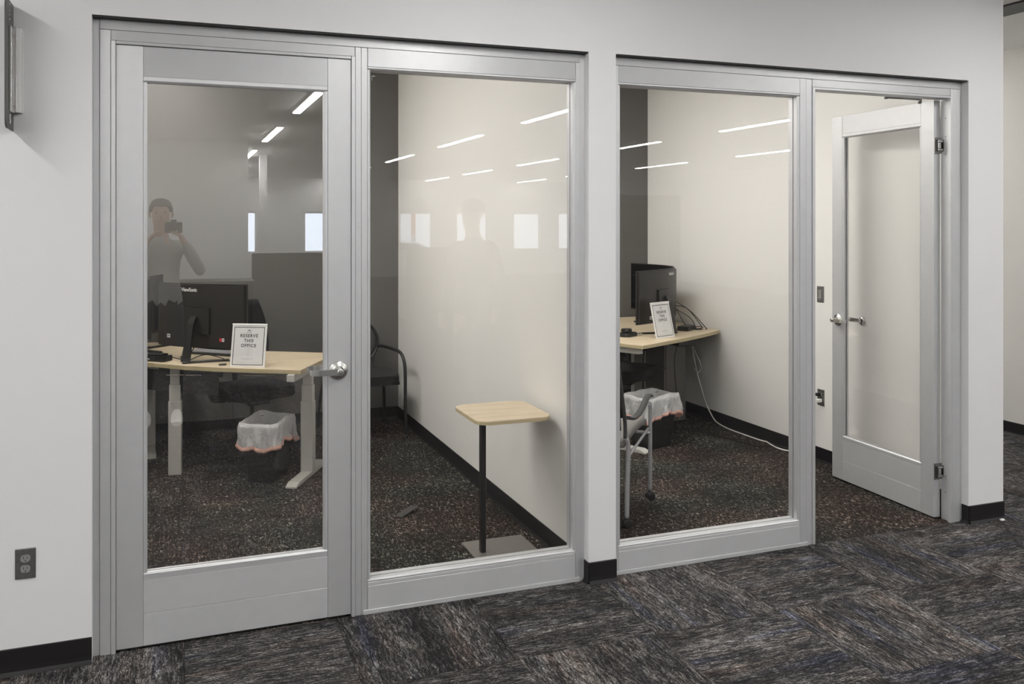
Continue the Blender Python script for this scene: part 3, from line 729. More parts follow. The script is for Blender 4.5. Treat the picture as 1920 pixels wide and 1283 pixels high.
# ------------------------------------------------------------------ waste bins with liners
def bin_(label, loc, rz, seed):
    rnd = random.Random(seed)
    e = tag(empty('waste_bin', loc, rz), label, 'bin', 'lined black waste bins')
    a, b, h = .180, .125, .375          # half sizes at the rim
    ka = .76
    def ring(s, z, r=.04, n=6, da=0): return [(x, y, z) for x, y in rounded(-a*s-da, a*s+da, -b*s-da, b*s+da, r, n)]
    bb = MB(); rows = [ring(ka - .02, 0), ring(ka, .006), ring(1, h), ring(1, h, da=-.004), ring(ka, .012, da=-.004)]
    bb.grid(rows, smooth=False, closed=True); bb.bm.faces.ensure_lookup_table()
    bb.bm.verts.ensure_lookup_table(); n0 = len(rows[0])
    bb.bm.faces.new([bb.bm.verts[k] for k in range(n0)][::-1]); bb.bm.faces.new([bb.bm.verts[len(rows) * n0 - n0 + k] for k in range(n0)])
    bb.build('bin_body', M_BLACK, e)
    # liner: inside, over the rim, hanging outside with creases
    n = 20; ph = [rnd.uniform(0, 6.28) for _ in range(12)]
    jit = [rnd.uniform(-1, 1) for _ in range(200)]
    def lin(z, s, da, amp, kk, drop=0.0):
        base = [(x, y, z) for x, y in rounded(-a*s-da, a*s+da, -b*s-da, b*s+da, .030, n)]; out = []
        # resample the sides so that creases show on them too
        P = []
        for i in range(len(base)):
            p, q = Vector(base[i]), Vector(base[(i+1) % len(base)]); m_ = max(1, int((q - p).length / .012))
            P += [p.lerp(q, t / m_) for t in range(m_)]
        N_ = 150; L_ = [0]
        for i in range(len(P)): L_.append(L_[-1] + (P[(i+1) % len(P)] - P[i]).length)
        tot = L_[-1]; idx = 0
        for k in range(N_):
            d_ = tot * k / N_
            while L_[idx + 1] < d_: idx += 1
            f_ = (d_ - L_[idx]) / max(1e-9, L_[idx+1] - L_[idx]); p = P[idx].lerp(P[(idx+1) % len(P)], f_)
            t = k / N_ * 2 * math.pi
            tri = lambda u: 2 * abs((u / math.pi) % 2 - 1) - 1
            f = amp * (.55*tri(7*t + ph[0] + kk) + .45*tri(13*t + ph[1] - 1.7*kk) + .35*tri(23*t + ph[2] + 2.3*kk)) + amp * .25 * jit[(k * 7 + int(kk * 13)) % 200]
            g = Vector((p.x, p.y, 0)).normalized() * (-.6 * abs(f) if kk < 1 else max(f, -amp * .3))
            dz = drop * (math.sin(2*t + ph[3]) + .6 * math.sin(3*t + ph[4])) + amp * .5 * tri(9*t + ph[5] + kk)
            out.append((p.x + g.x, p.y + g.y, p.z + dz))
        return out
    rows = [lin(.13, .84, -.012, .012, 0), lin(.24, .90, -.012, .012, .4), lin(h - .03, .97, -.008, .008, .7), lin(h + .020, 1.0, -.002, .005, 1, .007), lin(h + .026, 1.0, .004, .005, 1, .008),
            lin(h - .010, 1.0, .010, .010, 1.3), lin(h - .040, .985, .012, .015, 1.7), lin(h - .070, .97, .015, .018, 2.2, .006), lin(h - .098, .96, .018, .020, 2.6, .012), lin(h - .118, .96, .020, .020, 3.0, .016)]
    o = MB().grid(rows, closed=True).build('liner', M_LINER, e)
    rows2 = [lin(h - .1185, .96, .0205, .020, 3.0, .016), lin(h - .134, .955, .026, .022, 3.1, .018), lin(h - .148, .95, .022, .022, 3.2, .018), lin(h - .140, .95, .016, .020, 3.2, .018)]
    MB().grid(rows2, closed=True).build('drawstring_hem', M_HEM, e)
    return e
bin_('black waste bin with a white liner and pink hem under the left desk', (.590, 2.365, 0), R(63), 3)
bin_('black waste bin with a white liner behind the grey armchair', (3.42, 2.20, 0), R(20), 11)

# ------------------------------------------------------------------ chairs
def caster(parent, loc, r=.026, ang=0):
    c = empty('caster'); c.parent = parent; c.matrix_local = Matrix.Translation(loc) @ Matrix.Rotation(ang, 4, 'Z')
    for s in (-1, 1):
        MB().lathe([(r * .7, -.008), (r, -.005), (r, .005), (r * .7, .008)], 16, Matrix.Translation((0, s * .013, r)) @ Matrix.Rotation(R(90), 4, 'X')).build('wheel', M_BLACK, c)
    MB().tube([(0, 0, r * 1.2), (.004, 0, r * 2.4)], .010, 10).build('fork', M_BLACK, c)
def task_chair(label, loc, rz, arm_z=.66):
    e = tag(empty('task_chair', loc, rz), label, 'chair', 'black task chairs')
    # local: faces -y
    bz = MB()
    for k in range(5):
        a = R(90 + 72 * k); q = (.28 * math.cos(a), .28 * math.sin(a))
        bz.tube([(0, 0, .11), (q[0] * .5, q[1] * .5, .095), (q[0], q[1], .07)], [.026, .020, .015], 8)
    bz.build('star_base', M_BLACK, e)
    for k in range(5):
        a = R(90 + 72 * k); caster(e, (.28 * math.cos(a), .28 * math.sin(a), 0), .027, a)
    MB().lathe([(.028, .10), (.028, .26), (.016, .262), (.016, .40)], 16).build('gas_lift', M_BLACK, e)
    MB().box(-.09, .09, -.13, .10, .36, .42, bevel=.015, seg=2).build('tilt_mechanism', M_BLACK, e)
    MB().prism(rounded(-.25, .25, -.26, .24, .09, 6), .42, .50, bevel=.022, seg=3).build('seat', M_BLACKFAB, e)
    bk = MB(); rows = []
    for i in range(11):
        t = i / 10; z = .58 + .52 * t; hw = .22 + .03 * math.sin(math.pi * t) - .05 * t ** 4
        y = .26 + .04 * math.sin(2.2 * t) + .05 * t; rows.append([(hw * math.sin(R(90) * s) if False else hw * s, y - .06 * (s * s), z) for s in [k / 5 - 1 for k in range(11)]])
    bk.grid(rows); o = bk.build('backrest', M_BLACKFAB, e); so = o.modifiers.new('thick', 'SOLIDIFY'); so.thickness = .045; so.offset = 0
    MB().tube(smooth_path([(0, .06, .38), (0, .24, .40), (0, .31, .52), (0, .32, .75)]), .022, 8, flat=.6).build('back_post', M_BLACK, e)
    for s in (-1, 1):
        ar = empty('armrest'); ar.parent = e; ar.matrix_local = Matrix.Identity(4)
        MB().tube(smooth_path([(s * .20, .02, .40), (s * .30, .02, .42), (s * .315, .03, .52), (s * .31, .03, arm_z)]), .017, 10).build('arm_post', M_DKGREY, ar)
        MB().prism(rounded(s * .31 - .045, s * .31 + .045, -.14, .13, .035, 5), arm_z, arm_z + .032, bevel=.010, seg=2).build('arm_pad', M_BLACK, ar)
    return e
task_chair('black task chair drawn up behind the left desk', (.55, 3.11, 0), R(20), .60)
task_chair('black task chair behind the grey armchair at the right desk', (3.50, 2.87, 0), R(45), .60)

def guest_chair():
    # faces -y; front legs at y=-.30, rear at y=.32
    e = tag(empty('guest_chair', (1.42, 3.395, 0), R(2)), 'black upholstered armchair in the corner by the charcoal wall', 'chair')
    hw = .285
    for s in (-1, 1):
        MB().tube(smooth_path([(s * hw, -.315, .012), (s * hw, -.305, .30), (s * hw, -.300, .52), (s * (hw - .005), -.27, .62), (s * (hw - .012), -.18, .665), (s * (hw - .03), -.02, .672), (s * (hw - .06), .16, .672), (s * (hw - .075), .26, .66)]), .0135, 10).build('arm_frame', M_BLACK, e)
        MB().tube(smooth_path([(s * hw, .345, .012), (s * (hw - .02), .29, .30), (s * (hw - .05), .235, .47)]), .0135, 10).build('leg', M_BLACK, e)
        for y in (-.315, .345): MB().lathe([(.017, 0), (.018, .006), (.016, .02), (.013, .03)], 12, Matrix.Translation((s * hw, y, 0))).build('glide', M_BLACK, e)
    MB().prism(rounded(-.255, .255, -.30, .20, .08, 6), .425, .495, bevel=.022, seg=3).build('seat', M_BLACKFAB, e)
    MB().box(-.27, .27, -.20, -.17, .405, .428).box(-.25, .25, .14, .17, .405, .428).build('seat_bearer', M_BLACK, e)
    # oval back with its frame
    oval = [(.215 * math.cos(t), .265 + .05 * (.5 + .5 * math.sin(t)), .70 + .185 * math.sin(t)) for t in [2 * math.pi * k / 28 for k in range(29)]]
    MB().tube(oval, .012, 8, caps=False).build('back_frame', M_BLACK, e)
    b = MB(); rows = []
    for i in range(7):
        f = .001 + .95 * i / 6; rows.append([(.215 * f * math.cos(t), .265 + .05 * (.5 + .5 * f * math.sin(t)) + .02 * (1 - f * f), .70 + .185 * f * math.sin(t)) for t in [2 * math.pi * k / 28 for k in range(28)]])
    b.grid(rows, closed=True); o = b.build('backrest', M_DKGREY, e); so = o.modifiers.new('thick', 'SOLIDIFY'); so.thickness = .02; so.offset = 0
    for s in (-1, 1): MB().tube(smooth_path([(s * .13, .14, .44), (s * .15, .24, .47), (s * .165, .27, .58)]), .012, 8).build('back_upright', M_BLACK, e)
guest_chair()
def grey_chair():
    # local: faces -y. rear leg/caster at y=+.27, front at y=-.27 ; right side frame visible
    dx, dy = 2.735 - 2.362, 1.018 - .622
    ang = math.atan2(dy, dx)
    # local -y must map to (dx,dy): rotation rz with R*(0,-1) = (sin rz, -cos rz)
    rz = math.atan2(dx, -dy)
    L = math.hypot(dx, dy) / 2; hw = .27
    # the visible side frame is on the chair's left when it faces the desk (towards the camera right): local x = sgn*hw
    c = Vector(((2.735 + 2.362) / 2, (1.018 + .622) / 2))
    # local +x direction in the world
    lx = Vector((math.cos(rz), math.sin(rz)))
    right = Vector((dy, -dx)).normalized()          # towards camera
    sgn = 1 if lx.dot(right) > 0 else -1
    o = c - right * hw
    e = tag(empty('stacking_chair', (o.x, o.y, 0), rz), 'grey armchair on casters behind the right window', 'chair')
    for s in (-1, 1):
        MB().tube(smooth_path([(s * hw, -L, .055), (s * hw, -L, .30), (s * hw, -L, .56), (s * hw, -L + .015, .595)]), .0125, 10).build('front_leg', M_GREY, e)
        MB().tube(smooth_path([(s * hw, L, .055), (s * hw, L - .01, .20), (s * hw, L - .03, .44), (s * (hw - .01), L - .005, .50)]), .0135, 10).build('rear_leg', M_GREY, e)
        MB().tube(smooth_path([(s * (hw - .01), L - .005, .50), (s * (hw - .015), L - .02, .58), (s * (hw - .02), L + .01, .70), (s * (hw - .03), L + .055, .885)]), .015, 10, flat=.7).build('back_upright', M_DKGREY, e)
        MB().tube(smooth_path([(s * hw, L - .03, .608), (s * (hw + .005), L - .16, .585), (s * (hw + .005), L - .32, .605), (s * hw, -L + .06, .650), (s * hw, -L - .01, .640)]), .020, 10, flat=.55).build('arm_pad', M_DKGREY, e)
        MB().tube([(s * (hw - .01), -L + .01, .44), (s * (hw - .01), L - .03, .375)], .009, 8).build('side_rail', M_GREY, e)
        for y in (-L, L): caster(e, (s * hw, y, 0), .027, R(40))
    MB().tube([(-hw, -L + .01, .415), (hw, -L + .01, .415)], .010, 8).build('front_rail', M_GREY, e)
    st = MB(); rows = []
    for i in range(9):
        t = i / 8; y = -L + .0 + t * (2 * L - .02); rows.append([(x * .25, y, .455 + .02 * x * x - .035 * t + .018 * math.sin(math.pi * t) - (.02 if i == 0 else 0)) for x in [k / 4 - 1 for k in range(9)]])
    st.grid(rows); q = st.build('seat', M_GREYFAB, e); so = q.modifiers.new('thick', 'SOLIDIFY'); so.thickness = .04; so.offset = 1
    bk = MB(); rows = []
    for i in range(9):
        t = i / 8; z = .54 + .35 * t; rows.append([(x * .235, L - .01 + .06 * t + .035 * (1 - x * x), z) for x in [k / 4 - 1 for k in range(9)]])
    bk.grid(rows); q = bk.build('backrest', M_DKGREY, e); so = q.modifiers.new('thick', 'SOLIDIFY'); so.thickness = .014; so.offset = 0
grey_chair()

# ------------------------------------------------------------------ small side table
e = tag(empty('side_table', (1.487, .545, 0)), 'small square maple laptop table on a black pole behind the left window', 'table')
x0, y0 = 1.487, .545
MB().prism(rounded(1.398 - x0, 1.800 - x0, .345 - y0, .790 - y0, .07, 7), .702, .722, bevel=.003, seg=2).build('table_top', M_WOOD, e, Matrix.Identity(4))
MB().prism(rounded(1.3978 - x0, 1.8002 - x0, .3448 - y0, .7902 - y0, .07, 7), .706, .716).build('edge_band', M_WOODEDGE, e)
MB().box(-.013, .013, -.018, .018, .008, .702, bevel=.002).build('pole', M_BLACK, e)
MB().box(-.05, .16, -.03, .03, .694, .702).build('top_bracket', M_BLACK, e)
MB().prism(rounded(1.425 - x0, 1.765 - x0, .385 - y0, .712 - y0, .008, 3), 0, .009, bevel=.0015).build('base_plate', M_PLATE, e)

# ------------------------------------------------------------------ things on the walls
def cover_plate(e, F, m_, w_=.070, h_=.115):
    MB().box(-w_/2, w_/2, -h_/2, h_/2, 0, .0055, bevel=.0022, seg=2).build('cover_plate', m_, e, F)
def receptacle(e, F, zc_):
    f = empty('receptacle'); f.parent = e; f.matrix_local = F @ Matrix.Translation((0, zc_, 0))
    pts = []
    for k in range(24):
        a = 2 * math.pi * k / 24; pts.append((.0172 * math.cos(a), max(-.0135, min(.0135, .0172 * math.sin(a)))))
    MB().prism(pts, .0056, .0072, bevel=.0004).build('socket_face', mat('grey_device', (0.24, 0.237, 0.232), .4), f)
    for sx, hh in ((-.0063, .0042), (.0063, .0034)): MB().box(sx - .0011, sx + .0011, .0015 - hh + .002, .0015 + hh + .002, .0073, .0075).build('slot', M_INK, f)
    MB().lathe([(.0024, .0073), (.0024, .0075)], 10, Matrix.Translation((0, -.0075, 0))).build('ground_hole', M_INK, f)
# left outlet on the front wall: centre at pixel (82,1029)
e = tag(empty('wall_outlet', (-.522, 0, .415)), 'brushed steel double socket low on the wall left of the door', 'outlet')
F = frame_matrix((0, 0, 0), (1, 0, 0), (0, 0, 1))
cover_plate(e, F, M_STEEL); receptacle(e, F, .0195); receptacle(e, F, -.0195)
MB().lathe([(.003, .0055), (.0028, .0065)], 12).build('screw', M_CHROME, e, F)
F2 = frame_matrix((0, 0, 0), (0, -1, 0), (0, 0, 1))
e = tag(empty('wall_outlet', (X2R, 1.362, .458)), 'steel double socket with two plugs beside the open door', 'outlet')
cover_plate(e, F2, M_STEEL); receptacle(e, F2, .0195); receptacle(e, F2, -.0195)
e = tag(empty('light_switch', (X2R, 1.367, 1.193)), 'steel rocker switch plate on the cream wall beside the open door', 'switch')
cover_plate(e, F2, M_STEEL)
MB().box(-.0165, .0165, -.033, .033, .0056, .0085, bevel=.001).build('rocker', mat('grey_device', (0.24, 0.237, 0.232), .4), e, F2)
e = tag(empty('power_plug', (X2R - .0076, 1.370, .478)), 'black plug in the upper socket beside the open door', 'plug')
MB().box(-.013, .013, -.010, .012, 0, .030, bevel=.003).build('plug_body', M_BLACK, e, F2)
MB().tube(smooth_path([(-.030, .0, 0), (-.045, .02, -.01), (-.05, .06, -.06), (-.045, .09, -.18), (-.03, .12, -.40), (-.02, .30, -.455), (-.035, .6, -.4735)]), .003, 8).build('cord', M_BLACK, e)
# white charging cable from the desk, along the floor to the lower socket
e = tag(empty('power_cable', (X2R - .0076, 1.355, .438)), 'white power cable running from the right desk along the floor', 'cable')
MB().box(-.014, .014, -.012, .012, 0, .034, bevel=.004).build('plug', M_WHITE, e, F2)
cpts = [(X2R - .040, 1.357, .438), (4.258, 1.38, .425), (4.250, 1.43, .30), (4.262, 1.50, .15), (4.27, 1.585, .045), (4.262, 1.66, .012), (4.255, 1.745, .006), (4.255, 1.80, .006), (4.272, 1.90, .010), (4.284, 1.945, .010), (4.280, 2.02, .006), (4.275, 2.11, .006), (4.272, 2.22, .006), (4.27, 2.34, .006), (4.272, 2.47, .008), (4.278, 2.60, .02), (4.28, 2.67, .05), (4.275, 2.76, .14), (4.265, 2.80, .23), (4.255, 2.86, .36), (4.245, 2.895, .48), (4.235, 2.92, .60), (4.225, 2.93, .73)]
o = Vector((X2R - .0076, 1.355, .438))
MB().tube([Vector(p) - o for p in smooth_path(cpts, 5)], .0055, 8).build('cord', M_CABW, e)
e = tag(empty('power_cable', (4.225, 2.90, .72)), 'short white cable loop hanging below the right desk', 'cable')
MB().tube(smooth_path([(0, 0, 0), (-.005, -.01, -.08), (.012, -.04, -.16), (.03, -.075, -.23), (.028, -.085, -.28), (.012, -.065, -.31), (.0, -.03, -.28)], 5), .0042, 8).build('cord', M_CABW, e)
e = tag(empty('power_cable', (3.86, 2.55, .76)), 'thin black cable hanging from the right desk to the floor', 'cable')
MB().tube(smooth_path([(0, 0, 0), (.005, .03, -.10), (.0, .05, -.18), (.01, .06, -.30), (.03, .07, -.45), (.06, .08, -.60), (.06, .10, -.735), (.12, .02, -.757), (.2, -.25, -.757), (.3, -.7, -.757)], 5), .0035, 8).build('cord', M_BLACK, e)
# wall stop behind the open door
e = tag(empty('wall_bumper', (X2R, .955, 1.045)), 'round chrome door bumper on the cream wall behind the open door', 'door stop')
MB().lathe([(.031, 0), (.031, .004), (.026, .012), (.012, .016)], 24, F2).build('bumper_base', M_CHROME, e)
MB().lathe([(.018, .0125), (.017, .022), (.010, .026)], 20, F2).build('rubber_pad', M_DKGREY, e)
# projecting sign at the upper left
e = tag(empty('projecting_sign', (-.565, 0, 2.28)), 'dark projecting wall sign with a silver holder, top left corner', 'sign')
pts = [(y, z) for y, z in rounded(-.157, 0.0, -.235, .237, .030, 5)]
pts = [(0, -.235), (0, .237)] + [p for p in pts if p[0] < -.02][::1]
def blade():
    r = .03; P = [(0, -.235), (0, .237)]
    for k in range(6): a = R(90 + 90 * k / 5); P.append((-.157 + r + r * math.cos(a), .237 - r + r * math.sin(a)))
    for k in range(6): a = R(180 + 90 * k / 5); P.append((-.157 + r + r * math.cos(a), -.235 + r + r * math.sin(a)))
    return P
MB().prism(blade(), -.003, .003, axis='X', bevel=.0008).build('sign_blade', mat('sign_charcoal', (0.075, 0.072, 0.070), .45), e)
# silver holder: two channels standing off the right face
for y0, y1 in ((-.103, -.048), (-.042, -.002)):
    MB().box(.0032, .0055, y0, y1, -.170, .145, bevel=.0006).build('holder_plate', M_GREY, e)
MB().box(.0056, .020, -.047, -.043, -.170, .150, bevel=.0006).build('holder_rail', M_CHROME, e)
MB().box(.0056, .034, -.034, -.028, -.168, .146, bevel=.0006).build('holder_rail', M_ACRYL, e)
MB().box(.0056, .012, -.105, -.101, -.170, .142, bevel=.0006).build('holder_rail', M_CHROME, e)
MB().box(.028, .034, -.0278, -.010, -.168, .142, bevel=.0006).build('holder_rail', M_GREY, e)
MB().box(.028, .036, -.0098, -.003, -.168, .142, bevel=.0006).build('holder_rail', M_ACRYL, e)
for z in (-.145, .118): MB().box(.0058, .0075, -.080, -.068, z - .005, z + .005, bevel=.001).build('holder_clip', M_GASK, e)
wv = smooth_path([(.0034, -.088 + .014 * (k % 2), -.215 + .012 * k) for k in range(4)], 4)
MB().tube(wv, .0022, 6).build('white_lettering', M_LOGO, e)
for z in (.165, .182, .197, .222): MB().box(.0032, .0036, -.092, -.084, z, z + .005).build('white_lettering', M_LOGO, e)

# ------------------------------------------------------------------ things on the desks
def on_desk(name, label, cat, loc, rz=0): return tag(empty(name, loc, rz), label, cat)
e = on_desk('docking_station', 'black docking box with a lit port on the left desk', 'dock', (-.10, 2.78, H1), R(-40))
MB().box(-.10, .085, -.045, .045, .004, .040, bevel=.004, seg=2).build('dock_body', M_BLACK, e)
MB().box(-.09, .06, -.035, .035, .0405, .052, bevel=.004).build('dock_top', M_BLACK, e)
MB().box(-.045, -.032, -.0462, -.0452, .014, .022).build('port', M_LOGO, e)
e = on_desk('keyboard', 'black keyboard with its light keys behind the left monitor', 'keyboard', (.27, 3.00, H1), R(-42))
MB().box(-.20, .20, -.07, .07, 0, .016, bevel=.004).build('keyboard_base', M_DKGREY, e)
for r_ in range(4): MB().box(-.19, .19, -.06 + r_ * .032, -.034 + r_ * .032, .0162, .021, bevel=.002).build('key_row', M_GREY, e)
e = on_desk('desk_cable', 'black cable looping from dock to monitor on the left desk', 'cable', (.02, 2.68, H1))
MB().tube(smooth_path([(-.03, .11, .02), (.03, .04, .012), (.07, .04, .03), (.12, .02, .10), (.18, .0, .20)], 6), .0035, 8).build('cord', M_BLACK, e)
MB().tube(smooth_path([(.09, .03, .008), (.18, .08, .03), (.26, .03, .02), (.33, -.10, .006), (.345, -.17, .006)], 6), .0035, 8).build('cord', M_BLACK, e)
MB().box(.26, .31, -.27, -.255, .001, .012, bevel=.003).build('cable_plug', M_BLACK, e)
e = on_desk('desk_phone', 'black desk phone handset with silver side on the right desk', 'phone', (3.40, 2.52, H2), R(25))
MB().prism(rounded(-.10, .06, -.05, .05, .03, 5), 0, .030, bevel=.010, seg=2).build('phone_body', M_BLACK, e)
MB().prism(rounded(-.08, .0, -.035, .035, .02, 5), .031, .062, bevel=.012, seg=2).build('handset', M_BLACK, e)
MB().box(.045, .115, -.045, -.015, 0, .018, bevel=.004).build('silver_adapter', M_CHROME, e)
e = on_desk('docking_station', 'black docking box behind the notice on the right desk', 'dock', (4.03, 2.69, H2), R(35))
MB().box(-.08, .08, -.05, .05, .003, .040, bevel=.004).build('dock_body', M_BLACK, e)
MB().box(.082, .0835, -.01, .004, .016, .024).build('port', M_LOGO, e)
e = on_desk('desk_cable', 'tangle of black cables beside the monitor on the right desk', 'cable', (4.055, 2.70, H2))
for k, (a, b, c2) in enumerate((((-.06, .14, .20), (.05, .10, .17), (.17, .08, .03)), ((-.05, .12, .17), (.03, .02, .10), (.09, .03, .02)), ((-.06, .14, .22), (.02, .06, .03), (.155, .04, .02)), ((-.06, .14, .24), (.09, .12, .15), (.185, .02, .01)))):
    MB().tube(smooth_path([a, b, c2, (c2[0] - .03, c2[1] - .05, .006)], 7), .0035, 8).build('cord', M_BLACK, e)
MB().box(.06, .12, -.03, -.005, .001, .014, bevel=.003).build('cable_plug', M_BLACK, e)
e = on_desk('cable_tray', 'black cable tray with chrome clips under the right desk', 'cable tray', (3.98, 2.60, H2 - .03))
MB().box(-.09, .09, -.01, .22, -.09, -.001, bevel=.006).build('tray', M_BLACK, e)
MB().tube([(-.11, .02, -.055), (.02, .12, -.10)], .008, 8).build('tray_bracket', M_DKGREY, e)
for q in (-.03, .02): MB().lathe([(.005, 0), (.005, .008)], 10, Matrix.Translation((q - .02, -.03, -.010))).build('clip', M_CHROME, e)
e = tag(empty('pedestal_cabinet', (3.93, 3.02, 0), R(3)), 'taupe pedestal cabinet under the right desk', 'cabinet')
MB().box(-.03, .17, -.20, .10, .012, .695, bevel=.004).build('cabinet_body', M_TAUPE, e)
for k in range(3): MB().box(-.046, -.031, -.195, .095, .03 + k * .22, .240 + k * .22, bevel=.002).build('drawer_front', M_TAUPE, e)
for q in ((-.01, -.17), (.15, -.17), (-.01, .07), (.15, .07)): MB().lathe([(.012, 0), (.012, .012)], 10, Matrix.Translation((q[0], q[1], 0))).build('foot', M_BLACK, e)

# ------------------------------------------------------------------ scraps on the floor
e = tag(empty('plastic_strip', (1.275, 1.30, 0), R(38)), 'short dark plastic strip lying on the left office carpet', 'scrap')
MB().prism([(-.075, 0), (.075, .020), (.075, .024), (-.075, .004)], -.026, .026, axis='Y', bevel=.0008).build('strip', noisy('scrap_grey', (0.040, 0.039, 0.037), .5, scale=60, amt=.1), e)
e = tag(empty('foil_scrap', (1.735, 1.49, 0)), 'tiny bright foil scrap by the base near the side table', 'scrap')
MB().box(-.008, .008, -.006, .006, 0, .005, bevel=.002).build('foil', M_CHROME, e)
e = tag(empty('foil_scrap', (1.755, 1.37, 0)), 'smaller bright foil scrap nearer the side table', 'scrap')
MB().box(-.005, .005, -.004, .004, 0, .004, bevel=.0015).build('foil', M_CHROME, e)
e = tag(empty('paper_scrap', (4.425, -.030, 0)), 'small white scrap on the carpet at the right wall end', 'scrap')
MB().prism(rounded(-.015, .015, -.009, .009, .006, 3), 0, .010, bevel=.003).build('scrap', M_PAPER, e)

# ------------------------------------------------------------------ lobby things that show only as reflections
e = tag(empty('bookcase', (7.0, -8.3, 0)), 'tall dark bookcase reflected in the right window', 'bookcase')
MB().box(-.5, .5, -.36, -.34, 0, 2.15).build('back_panel', M_DKGREY, e)
for s in (-1, 1): MB().box(s * .5 - .012, s * .5 + .012, -.34, 0, 0, 2.15).build('side_panel', M_DKGREY, e)
for k in range(6): MB().box(-.488, .488, -.34, -.005, .06 + k * .40, .085 + k * .40).build('shelf', M_DKGREY, e)
e = tag(empty('lobby_post', (1.72, -15.0, 0)), 'slim white post reflected in the closed door', 'post')
MB().box(-.075, .075, -.075, .075, 0, CEIL, bevel=.004).build('post_shaft', M_WALL, e)
MB().box(-.10, .10, -.10, .10, 0, .10, bevel=.004).build('post_base', M_BASE, e)
for k, (x, y, w_) in enumerate(((1.75, -9.4, 1.45), (4.6, -11.6, 1.6))):
    e = tag(empty('workstation', (x, y, 0)), ('grey screened workstation reflected in the closed door', 'grey screened workstation reflected in the left window')[k], 'workstation', 'lobby workstations')
    MB().box(-w_/2, w_/2, .35, .39, .05, 1.28, bevel=.004).build('screen_panel', M_DKGREY, e)
    MB().box(-w_/2, w_/2, -.40, .34, .71, .74, bevel=.003).build('worktop', M_GREY, e)
    for s in (-1, 1): MB().box(s * (w_/2 - .03) - .02, s * (w_/2 - .03) + .02, -.36, .33, 0, .708).build('end_leg', M_GREY, e)
    MB().box(-.15, .05, -.30, -.10, .741, .745).build('paper_stack', M_PAPER, e)

e = tag(empty('service_counter', (-.45, -8.2, 0)), 'low black service counter reflected in the closed door', 'counter')
MB().box(-1.5, 1.40, -.30, .28, .08, .93, bevel=.004).build('counter_body', M_BLACKFAB, e)
MB().box(-1.53, 1.43, -.33, .31, .9305, .965, bevel=.004).build('counter_top', M_DKGREY, e)
MB().box(-1.5, 1.40, -.25, .22, 0, .08).build('plinth', M_BASE, e)

m = MB().box(-4, 30, -60, LY - .15, -.50, -.40)
struct(m.build('ground', noisy('asphalt', (0.22, 0.22, 0.22), .9, scale=30, amt=.2)), 'grey car park outside the lobby windows', 'ground')
e = tag(empty('parked_car', (8.6, -31.5, -.40)), 'white car parked outside, mirrored in the left window', 'car')
side = [(-2.2, .30), (2.2, .30), (2.25, .60), (2.1, .78), (1.25, .92), (.55, 1.36), (-.85, 1.42), (-1.75, 1.02), (-2.2, .92), (-2.28, .55)]
MB().prism(side, -.85, .85, axis='Y', bevel=.06, seg=2).build('car_body', mat('white_car_paint', (.8, .8, .8), .25), e)
for sy in (-1, 1): MB().prism([(-1.45, 1.0), (1.0, .97), (.48, 1.30), (-.80, 1.35)], sy * .862 - .004, sy * .862 + .004, axis='Y').build('side_window', M_SCREEN, e)
for wx in (-1.4, 1.4):
    for sy in (-1, 1): MB().lathe([(.20, -.11), (.32, -.10), (.32, .10), (.20, .11)], 24, Matrix.Translation((wx, sy * .78, .32)) @ Matrix.Rotation(R(90), 4, 'X')).build('wheel', M_BLACK, e)
e = tag(empty('pylon_sign', (10.05, -35.0, -.40)), 'orange and grey pylon outside, mirrored in the left window', 'sign')
MB().box(-.09, .09, -.06, .06, 0, 1.55).build('pylon_post', M_GREY, e)
MB().box(-.09, .09, -.06, .06, 1.58, 3.4).build('pylon_panel', mat('orange_panel', (.75, .20, .06), .5), e)

# ------------------------------------------------------------------ people (reflected in the glass)
def skin_mesh(verts, edges, root=0, sub=2):
    me = bpy.data.meshes.new('tmp'); me.from_pydata([v[0] for v in verts], edges, [])
    o = bpy.data.objects.new('tmp', me); col.objects.link(o)
    o.modifiers.new('skin', 'SKIN'); s_ = o.modifiers.new('sub', 'SUBSURF'); s_.levels = sub; s_.render_levels = sub
    for i, v in enumerate(verts):
        r = v[1]; me.skin_vertices[0].data[i].radius = r if isinstance(r, tuple) else (r, r)
    me.skin_vertices[0].data[root].use_root = True
    bpy.context.view_layer.update()
    out = bpy.data.meshes.new_from_object(o.evaluated_get(bpy.context.evaluated_depsgraph_get()))
    bpy.data.objects.remove(o)
    for p in out.polygons: p.use_smooth = True
    return out
def hand(V, E, wrist_i, d, up, side, curl=.5):
    """palm and five fingers growing from the wrist; d forward, up = back of hand normal, side = towards thumb"""
    w_ = Vector(V[wrist_i][0])
    pal = w_ + d * .05; V.append((pal, (.030, .016))); pi = len(V) - 1; E.append((wrist_i, pi))
    for k, (off, ln) in enumerate(((.026, .072), (.009, .080), (-.009, .075), (-.026, .058))):
        a = pal + d * .035 + side * off; V.append((a, (.0105, .0105))); i0 = len(V) - 1; E.append((pi, i0))
        b = a + (d * (1 - .3 * curl) - up * .5 * curl).normalized() * ln * .5; V.append((b, (.009, .009))); E.append((i0, i0 + 1))
        c = b + (d * (.6 - .6 * curl) - up * (.4 + .6 * curl)).normalized() * ln * .5; V.append((c, (.0075, .0075))); E.append((i0 + 1, i0 + 2))
    a = w_ + d * .03 + side * .034; V.append((a, (.012, .012))); i0 = len(V) - 1; E.append((pi, i0))
    b = a + (d * .7 + side * .6 - up * .3).normalized() * .035; V.append((b, (.010, .010))); E.append((i0, i0 + 1))
    c = b + (d * .9 - up * .4).normalized() * .028; V.append((c, (.0085, .0085))); E.append((i0 + 1, i0 + 2))
